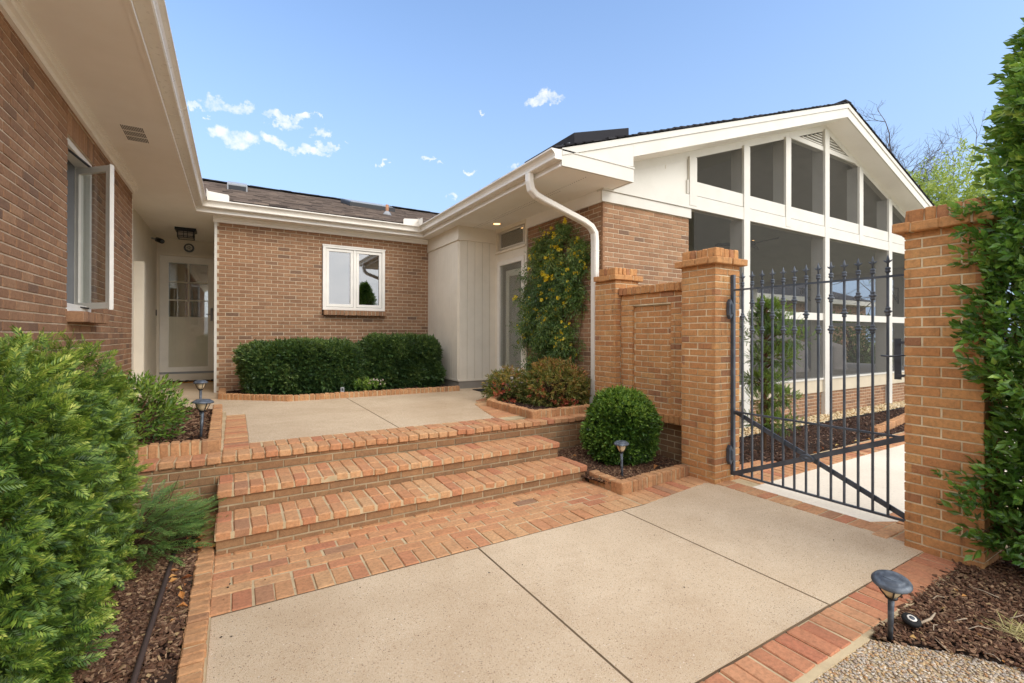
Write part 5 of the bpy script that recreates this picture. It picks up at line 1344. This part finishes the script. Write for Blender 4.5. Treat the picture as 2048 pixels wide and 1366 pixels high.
for lab, c, rad, seed in (('dark evergreen shrub mass far beyond the porch on the left', (24, 13.2, 1.0), (3.2, 1.0, 1.5), 3), ('dark evergreen shrub mass far beyond the porch on the right', (31, 12.8, 1.1), (3.4, 1.0, 1.7), 4)):
    tr = plant('evergreen_shrub', lab, 'shrub', (c[0], c[1], -.3)); P_, N_, d_, l_ = shell(1400, c, rad, 2.6, .15, .12, 1.5, seed)
    foliage(tr, M['oak'], ts, P_, N_, d_, l_, .8, .2, .7); stems(tr, [([(c[0], c[1], -.4), tuple((np.array(c) + p) / 2), tuple(p)], [.06, .04, .015]) for p in P_[::90]], M['bark'])

# ================================================================== MULCH, PEBBLES, LITTER
def inside(p, poly):
    x, y = p[:, 0], p[:, 1]; r = np.zeros(len(p), bool); n = len(poly)
    for i in range(n):
        (x0, y0), (x1, y1) = poly[i], poly[(i + 1) % n]
        c = ((y0 > y) != (y1 > y)) & (x < (x1 - x0) * (y - y0) / (y1 - y0 + 1e-12) + x0); r ^= c
    return r
def sample(poly, n):
    a = np.array(poly); lo, hi = a.min(0), a.max(0); out = []
    while sum(map(len, out)) < n:
        q = RNG.uniform(lo, hi, (n, 2)); out.append(q[inside(q, poly)])
    return np.concatenate(out)[:n]
CHV = np.array([(sx, sy, sz) for sx in (-1, 1) for sy in (-1, 1) for sz in (-1, 1)], float); CHF = np.array(BOXF)
def chips(name, poly, zf, n, mat, L=(.012, .03), W=(.003, .0075), Tk=.002, pile=.014, tilt=.35, label=None, spill=False):
    q = sample(poly, n); z = zf(q[:, 0], q[:, 1]) + RNG.uniform(0, pile, n) + .012 * lumps(np.column_stack([q, np.zeros(n)]), 9, 3); q = q + (RNG.normal(0, .022, (n, 2)) if spill else 0)
    l = RNG.uniform(*L, n); w = RNG.uniform(*W, n); t = Tk * RNG.uniform(.7, 1.8, n)
    v = CHV[None] * np.stack([l, w, t], 1)[:, None]; v[:, :, 0:2] *= RNG.uniform(.65, 1.1, (n, 8, 2))
    a = RNG.uniform(0, 6.28, n); D = norm(np.stack([np.cos(a), np.sin(a), RNG.normal(0, tilt, n)], 1)); U = norm(np.array([0, 0, 1.]) + RNG.normal(0, tilt, (n, 3))); X = norm(np.cross(D, U)); Z = np.cross(X, D)
    V = v[:, :, 0:1] * D[:, None] + v[:, :, 1:2] * X[:, None] + v[:, :, 2:3] * Z[:, None] + np.column_stack([q, z])[:, None]
    F = CHF[None] + (np.arange(n) * 8)[:, None, None]
    return tag(fast_mesh(name, V.reshape(-1, 3), F.reshape(-1, 4), mat), label, kind='stuff')
def bed(name, poly, zf, mat='soil', dz=-.004):
    mb = MB(); n = len(poly)
    mb.add([(x, y, float(zf(np.array([x]), np.array([y]))[0]) + dz) for x, y in poly], [list(range(n))]); return tag(mb.build(name, M[mat]), kind='structure')
flat = lambda h: (lambda x, y: np.full(len(x), h))
beds = [
    ('bark_mulch', [(-1.19, 1.6), (-.21, 1.6), (-.21, 4.42), (-1.19, 4.42)], lambda x, y: .0 + .03 * np.clip((y - 2) / 2.4, 0, 1), 26000, 'mulch', (.008, .020)),
    ('bark_mulch', [(-1.15, 4.70), (-.20, 4.70), (-.235, 6.95), (-.70, 7.6), (-1.15, 8.2)], flat(.50), 4200, 'mulch', (.014, .030)),
    ('bark_mulch', [(-.12, 9.3), (-.12, 8.4), (.72, 7.65), (3.40, 7.59), (3.45, 9.3)], flat(.485), 3600, 'mulch_dark', (.012, .03)),
    ('bark_mulch', [(3.10, 4.66), (4.29, 4.66), (4.29, 6.6), (3.65, 6.3), (3.10, 5.72)], flat(.485), 2600, 'mulch_dark', (.012, .03)),
    ('bark_mulch', [(3.03, 3.20), (4.2, 3.27), (4.27, 4.42), (2.93, 4.42), (2.95, 3.6)], lambda x, y: .045 + .03 * (y - 3.2), 9000, 'mulch', (.008, .018)),
    ('bark_mulch', [(2.66, 1.05), (4.0, 1.055), (4.1, .96), (5.4, .9), (5.0, -.6), (3.0, -.3), (3.0, .55), (2.86, .78)], lambda x, y: -.012 + .02 * np.clip(1 - y, 0, 1), 24000, 'mulch', (.006, .017)),
    ('bark_mulch', [(4.46, 2.98), (15, 2.98), (15, 4.42), (4.46, 4.42)], lambda x, y: -.02 - .10 * (y - 2.98), 11000, 'mulch_dark', (.014, .034)),
]
for nm, poly, zf, n, m, L in beds:
    bed('garden_bed', poly, zf); chips(nm, poly, zf, n, M[m], L, spill=(n == 24000))
# pebbled ground (driveway side) and the yellow pebbles under the porch wall
phi = (1 + 5 ** .5) / 2
ICV = norm(np.array([(-1, phi, 0), (1, phi, 0), (-1, -phi, 0), (1, -phi, 0), (0, -1, phi), (0, 1, phi), (0, -1, -phi), (0, 1, -phi), (phi, 0, -1), (phi, 0, 1), (-phi, 0, -1), (-phi, 0, 1)], float))
ICF = np.array([(0, 11, 5), (0, 5, 1), (0, 1, 7), (0, 7, 10), (0, 10, 11), (1, 5, 9), (5, 11, 4), (11, 10, 2), (10, 7, 6), (7, 1, 8), (3, 9, 4), (3, 4, 2), (3, 2, 6), (3, 6, 8), (3, 8, 9), (4, 9, 5), (2, 4, 11), (6, 2, 10), (8, 6, 7), (9, 8, 1)])
def pebbles(name, poly, zf, n, mat, r=(.004, .009), flatn=.5):
    q = sample(poly, n); R0 = RNG.uniform(*r, n); z = zf(q[:, 0], q[:, 1])
    v = ICV[None] * (R0[:, None, None] * np.stack([RNG.uniform(.8, 1.4, n), RNG.uniform(.7, 1.1, n), flatn * RNG.uniform(.6, 1.3, n)], 1)[:, None]) * RNG.uniform(.85, 1.15, (n, 12, 1))
    a = RNG.uniform(0, 6.28, n); ca, sa = np.cos(a)[:, None], np.sin(a)[:, None]
    V = np.stack([v[..., 0] * ca - v[..., 1] * sa + q[:, 0:1], v[..., 0] * sa + v[..., 1] * ca + q[:, 1:2], v[..., 2] + z[:, None] + .002], -1)
    F = ICF[None] + (np.arange(n) * 12)[:, None, None]
    return tag(fast_mesh(name, V.reshape(-1, 3), F.reshape(-1, 3), mat, smooth=True), kind='stuff')
gp_ = [(1.5, 1.03), (2.63, 1.03), (2.86, .78), (3.0, .55), (3.0, -.3), (1.5, .2)]
slab('gravel_base', [gp_], -.12, -.013, M['pmortar']); pebbles('pebble_gravel', gp_, flat(-.012), 17000, M['pebble'])
yp = [(4.6, 4.40), (15, 4.40), (15, 4.81), (4.6, 4.81)]
bed('garden_bed', yp, lambda x, y: -.165 + 0 * x); pebbles('yellow_pebbles', yp, lambda x, y: -.155 + RNG.uniform(0, .03, len(x)), 5200, M['yellowstone'], (.014, .03), .7)
slab('landscape_cloth', [[(4.5, 4.38), (15, 4.38), (15, 4.405), (4.5, 4.405)]], -.2, -.135, M['rubber'])
# leaf litter: a few curled dry leaves and petals
V = []; F = []
def litter(x, y, z, s):
    a = RNG.uniform(0, 6.28); v, f = leaf_tpl(s, s * .6, .4, RNG.uniform(-.3, .3)); v = v @ rot((0, 0, 1), a).T @ rot((1, 0, 0), RNG.normal(0, .3)).T + np.array([x, y, z + .008]); b = len(V); V.extend(v); F.extend(f + b)
for k in range(26): litter(RNG.uniform(-.34, -.13), RNG.uniform(3.6, 4.4), .035, RNG.uniform(.03, .07))
for k in range(10): litter(RNG.uniform(-.33, -.22), RNG.uniform(2.4, 3.6), .03, RNG.uniform(.03, .06))
litter(3.86, 3.42, .06, .09); litter(3.30, 4.1, .08, .05)
for k in range(14): litter(RNG.uniform(2.75, 3.6), RNG.uniform(.3, 1.0), .01, RNG.uniform(.015, .035))
for k in range(8): litter(RNG.uniform(4.6, 9), RNG.uniform(2.9, 3.1), .004, RNG.uniform(.04, .07))
mb = MB()
for k in range(12):
    x, y, a = RNG.uniform(2.8, 3.7), RNG.uniform(.35, 1.0), RNG.uniform(0, 6.28); l = RNG.uniform(.05, .14); mb.tube([(x, y, .012), (x + l * .5 * math.cos(a), y + l * .5 * math.sin(a), .022), (x + l * math.cos(a + .2), y + l * math.sin(a + .2), .014)], .0022, 5)
mb.tube([(2.93, .95, .012), (3.03, .93, .018), (3.12, .94, .014)], [.006, .006, .004], 6)
tag(mb.build('twig_litter', M['stick']), kind='stuff')
tag(fast_mesh('leaf_litter', V, F, M['litter']), kind='stuff')
V = []; F = []
for k in range(26):
    x, y = RNG.uniform(.0, 3.9), RNG.uniform(1.4, 3.5)
    litter(x, y, -.004, RNG.uniform(.008, .016))
for k in range(7): litter(-.06 + RNG.uniform(0, .06), RNG.uniform(2.2, 3.5), -.004, RNG.uniform(.012, .02))
tag(fast_mesh('seed_litter', V, F, M['dark']), kind='stuff')

# ================================================================== LIGHT, SKY
SUN_EL, SUN_AZ = R(36), R(158)      # azimuth measured clockwise from +Y
sun = bpy.data.lights.new('sun', 'SUN'); sun.energy = .75; sun.angle = R(35); sun.color = (1, .95, .88)
so = bpy.data.objects.new('sun', sun); COL.objects.link(so)
sd = np.array([math.sin(SUN_AZ) * math.cos(SUN_EL), math.cos(SUN_AZ) * math.cos(SUN_EL), math.sin(SUN_EL)])
from mathutils import Vector
so.rotation_euler = Vector(sd).to_track_quat('Z', 'Y').to_euler(); so.location = (0, 0, 30)
W = bpy.data.worlds.new('World'); scene.world = W; W.use_nodes = True; nt_ = W.node_tree
for n_ in list(nt_.nodes): nt_.nodes.remove(n_)
T = NT.__new__(NT); T.t = nt_; T.out = nt_.nodes.new('ShaderNodeOutputWorld')
sky = nt_.nodes.new('ShaderNodeTexSky'); sky.sky_type = 'NISHITA'; sky.sun_disc = False; sky.sun_elevation = SUN_EL; sky.sun_rotation = SUN_AZ
sky.air_density = 1.0; sky.dust_density = 2.0; sky.ozone_density = 1.8; sky.altitude = 50
tc = nt_.nodes.new('ShaderNodeTexCoord'); gen = tc.outputs['Generated']
sep = nt_.nodes.new('ShaderNodeSeparateXYZ'); nt_.links.new(gen, sep.inputs[0])
az = T.math('ARCTAN2', sep.outputs[0], sep.outputs[1]); el = T.math('ARCSINE', sep.outputs[2])
T._p = gen
wob = T.noise(38, 9, .66, gen); wob2 = T.noise(9, 4, .6, gen)
# small fair-weather clouds: (azimuth deg, elevation deg, half width deg, half height deg)
CL = [(-2.97, 22.32, 0.6, 0.26), (-0.73, 22.79, 1.92, 0.8), (-1.66, 21.5, 0.35, 0.14), (4.12, 22.57, 2.21, 0.42), (5.82, 23.2, 0.92, 0.33), (7.36, 23.45, 0.37, 0.19), (-0.5, 19.81, 1.56, 0.7), (3.15, 20.58, 1.77, 0.53), (8.1, 21.92, 0.85, 0.49), (7.17, 20.15, 2.43, 0.4), (9.11, 20.62, 0.97, 0.35), (4.63, 20.1, 0.35, 0.15), (34.63, 26.72, 1.84, 0.59), (35.5, 26.59, 0.74, 0.49), (15.55, 20.05, 0.63, 0.26), (20.61, 20.59, 0.66, 0.24), (24.91, 19.44, 0.86, 0.27), (31.19, 19.99, 0.74, 0.38), (24.0, 16.18, 0.55, 0.28), (22.23, 19.93, 0.48, 0.16), (26.86, 25.9, 0.49, 0.12), (11.0, 21.31, 0.27, 0.1)]
wA = T.math('MULTIPLY', T.math('SUBTRACT', T.noise(14, 6, .65, gen), .5), R(9)); mpw = nt_.nodes.new('ShaderNodeMapping'); mpw.inputs['Location'].default_value = (3.1, 7.7, 1.3); nt_.links.new(gen, mpw.inputs['Vector'])
wB = T.math('MULTIPLY', T.math('SUBTRACT', T.noise(20, 6, .65, mpw.outputs[0]), .5), R(4.5))
az = T.math('ADD', az, wA); el2 = T.math('ADD', el, wB)
mask = None
for (a0, e0, wa, we) in CL:
    da = T.math('DIVIDE', T.math('SUBTRACT', az, R(a0)), R(wa * 1.15)); de = T.math('DIVIDE', T.math('SUBTRACT', el2, R(e0)), R(we * 1.2))
    f = T.math('SUBTRACT', 1.0, T.math('ADD', T.math('MULTIPLY', da, da), T.math('MULTIPLY', de, de)))
    mask = f if mask is None else T.math('MAXIMUM', mask, f)
fld = T.math('ADD', T.math('MINIMUM', mask, .75), T.math('MULTIPLY', T.math('SUBTRACT', wob, .5), 3.6))
cm = T.ramp(T.math('MULTIPLY', fld, .6), [(-.0, (0, 0, 0, 1)), (.30, (.4, .4, .4, 1)), (.75, (.95, .95, .95, 1))])
# out-of-view cloud cover: mirrored in the windows, spread and brightened to add fill light
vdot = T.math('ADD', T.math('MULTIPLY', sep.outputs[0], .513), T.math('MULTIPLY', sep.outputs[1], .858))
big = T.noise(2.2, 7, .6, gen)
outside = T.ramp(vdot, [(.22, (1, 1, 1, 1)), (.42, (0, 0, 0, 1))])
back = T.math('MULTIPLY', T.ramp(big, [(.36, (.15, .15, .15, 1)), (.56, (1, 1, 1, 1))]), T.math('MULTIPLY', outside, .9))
hz = T.math('MINIMUM', .92, T.math('MULTIPLY', T.math('POWER', T.math('MAXIMUM', T.math('SUBTRACT', 1.0, T.math('DIVIDE', el, R(46))), 0.0), 1.5), 1.05))
skyc = T.mix(hz, sky.outputs[0], (1.62, 1.98, 2.52, 1))
skyc = T.mix(1.0, skyc, (.95, 1.04, 1.13, 1), 'MULTIPLY')
col = T.mix(cm, skyc, (3.6, 3.65, 3.8, 1))
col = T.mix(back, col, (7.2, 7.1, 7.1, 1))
# thin pale haze towards the horizon lifts the low sky
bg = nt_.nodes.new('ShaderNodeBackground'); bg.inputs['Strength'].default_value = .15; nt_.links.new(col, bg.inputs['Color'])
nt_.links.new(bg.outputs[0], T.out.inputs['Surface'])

scene.view_settings.view_transform = 'Standard'; scene.view_settings.look = 'None'; scene.view_settings.exposure = 1.06; scene.view_settings.gamma = 1.0
scene.view_settings.use_curve_mapping = False
scene.render.engine = 'CYCLES'
cy = scene.cycles; cy.max_bounces = 8; cy.diffuse_bounces = 6; cy.glossy_bounces = 3; cy.transmission_bounces = 4; cy.transparent_max_bounces = 12
cy.use_denoising = True; cy.denoiser = 'OPENIMAGEDENOISE'; cy.denoising_prefilter = 'ACCURATE'; cy.denoising_input_passes = 'RGB_ALBEDO_NORMAL'; cy.denoising_quality = 'HIGH'; cy.use_adaptive_sampling = False; cy.caustics_reflective = False; cy.caustics_refractive = False
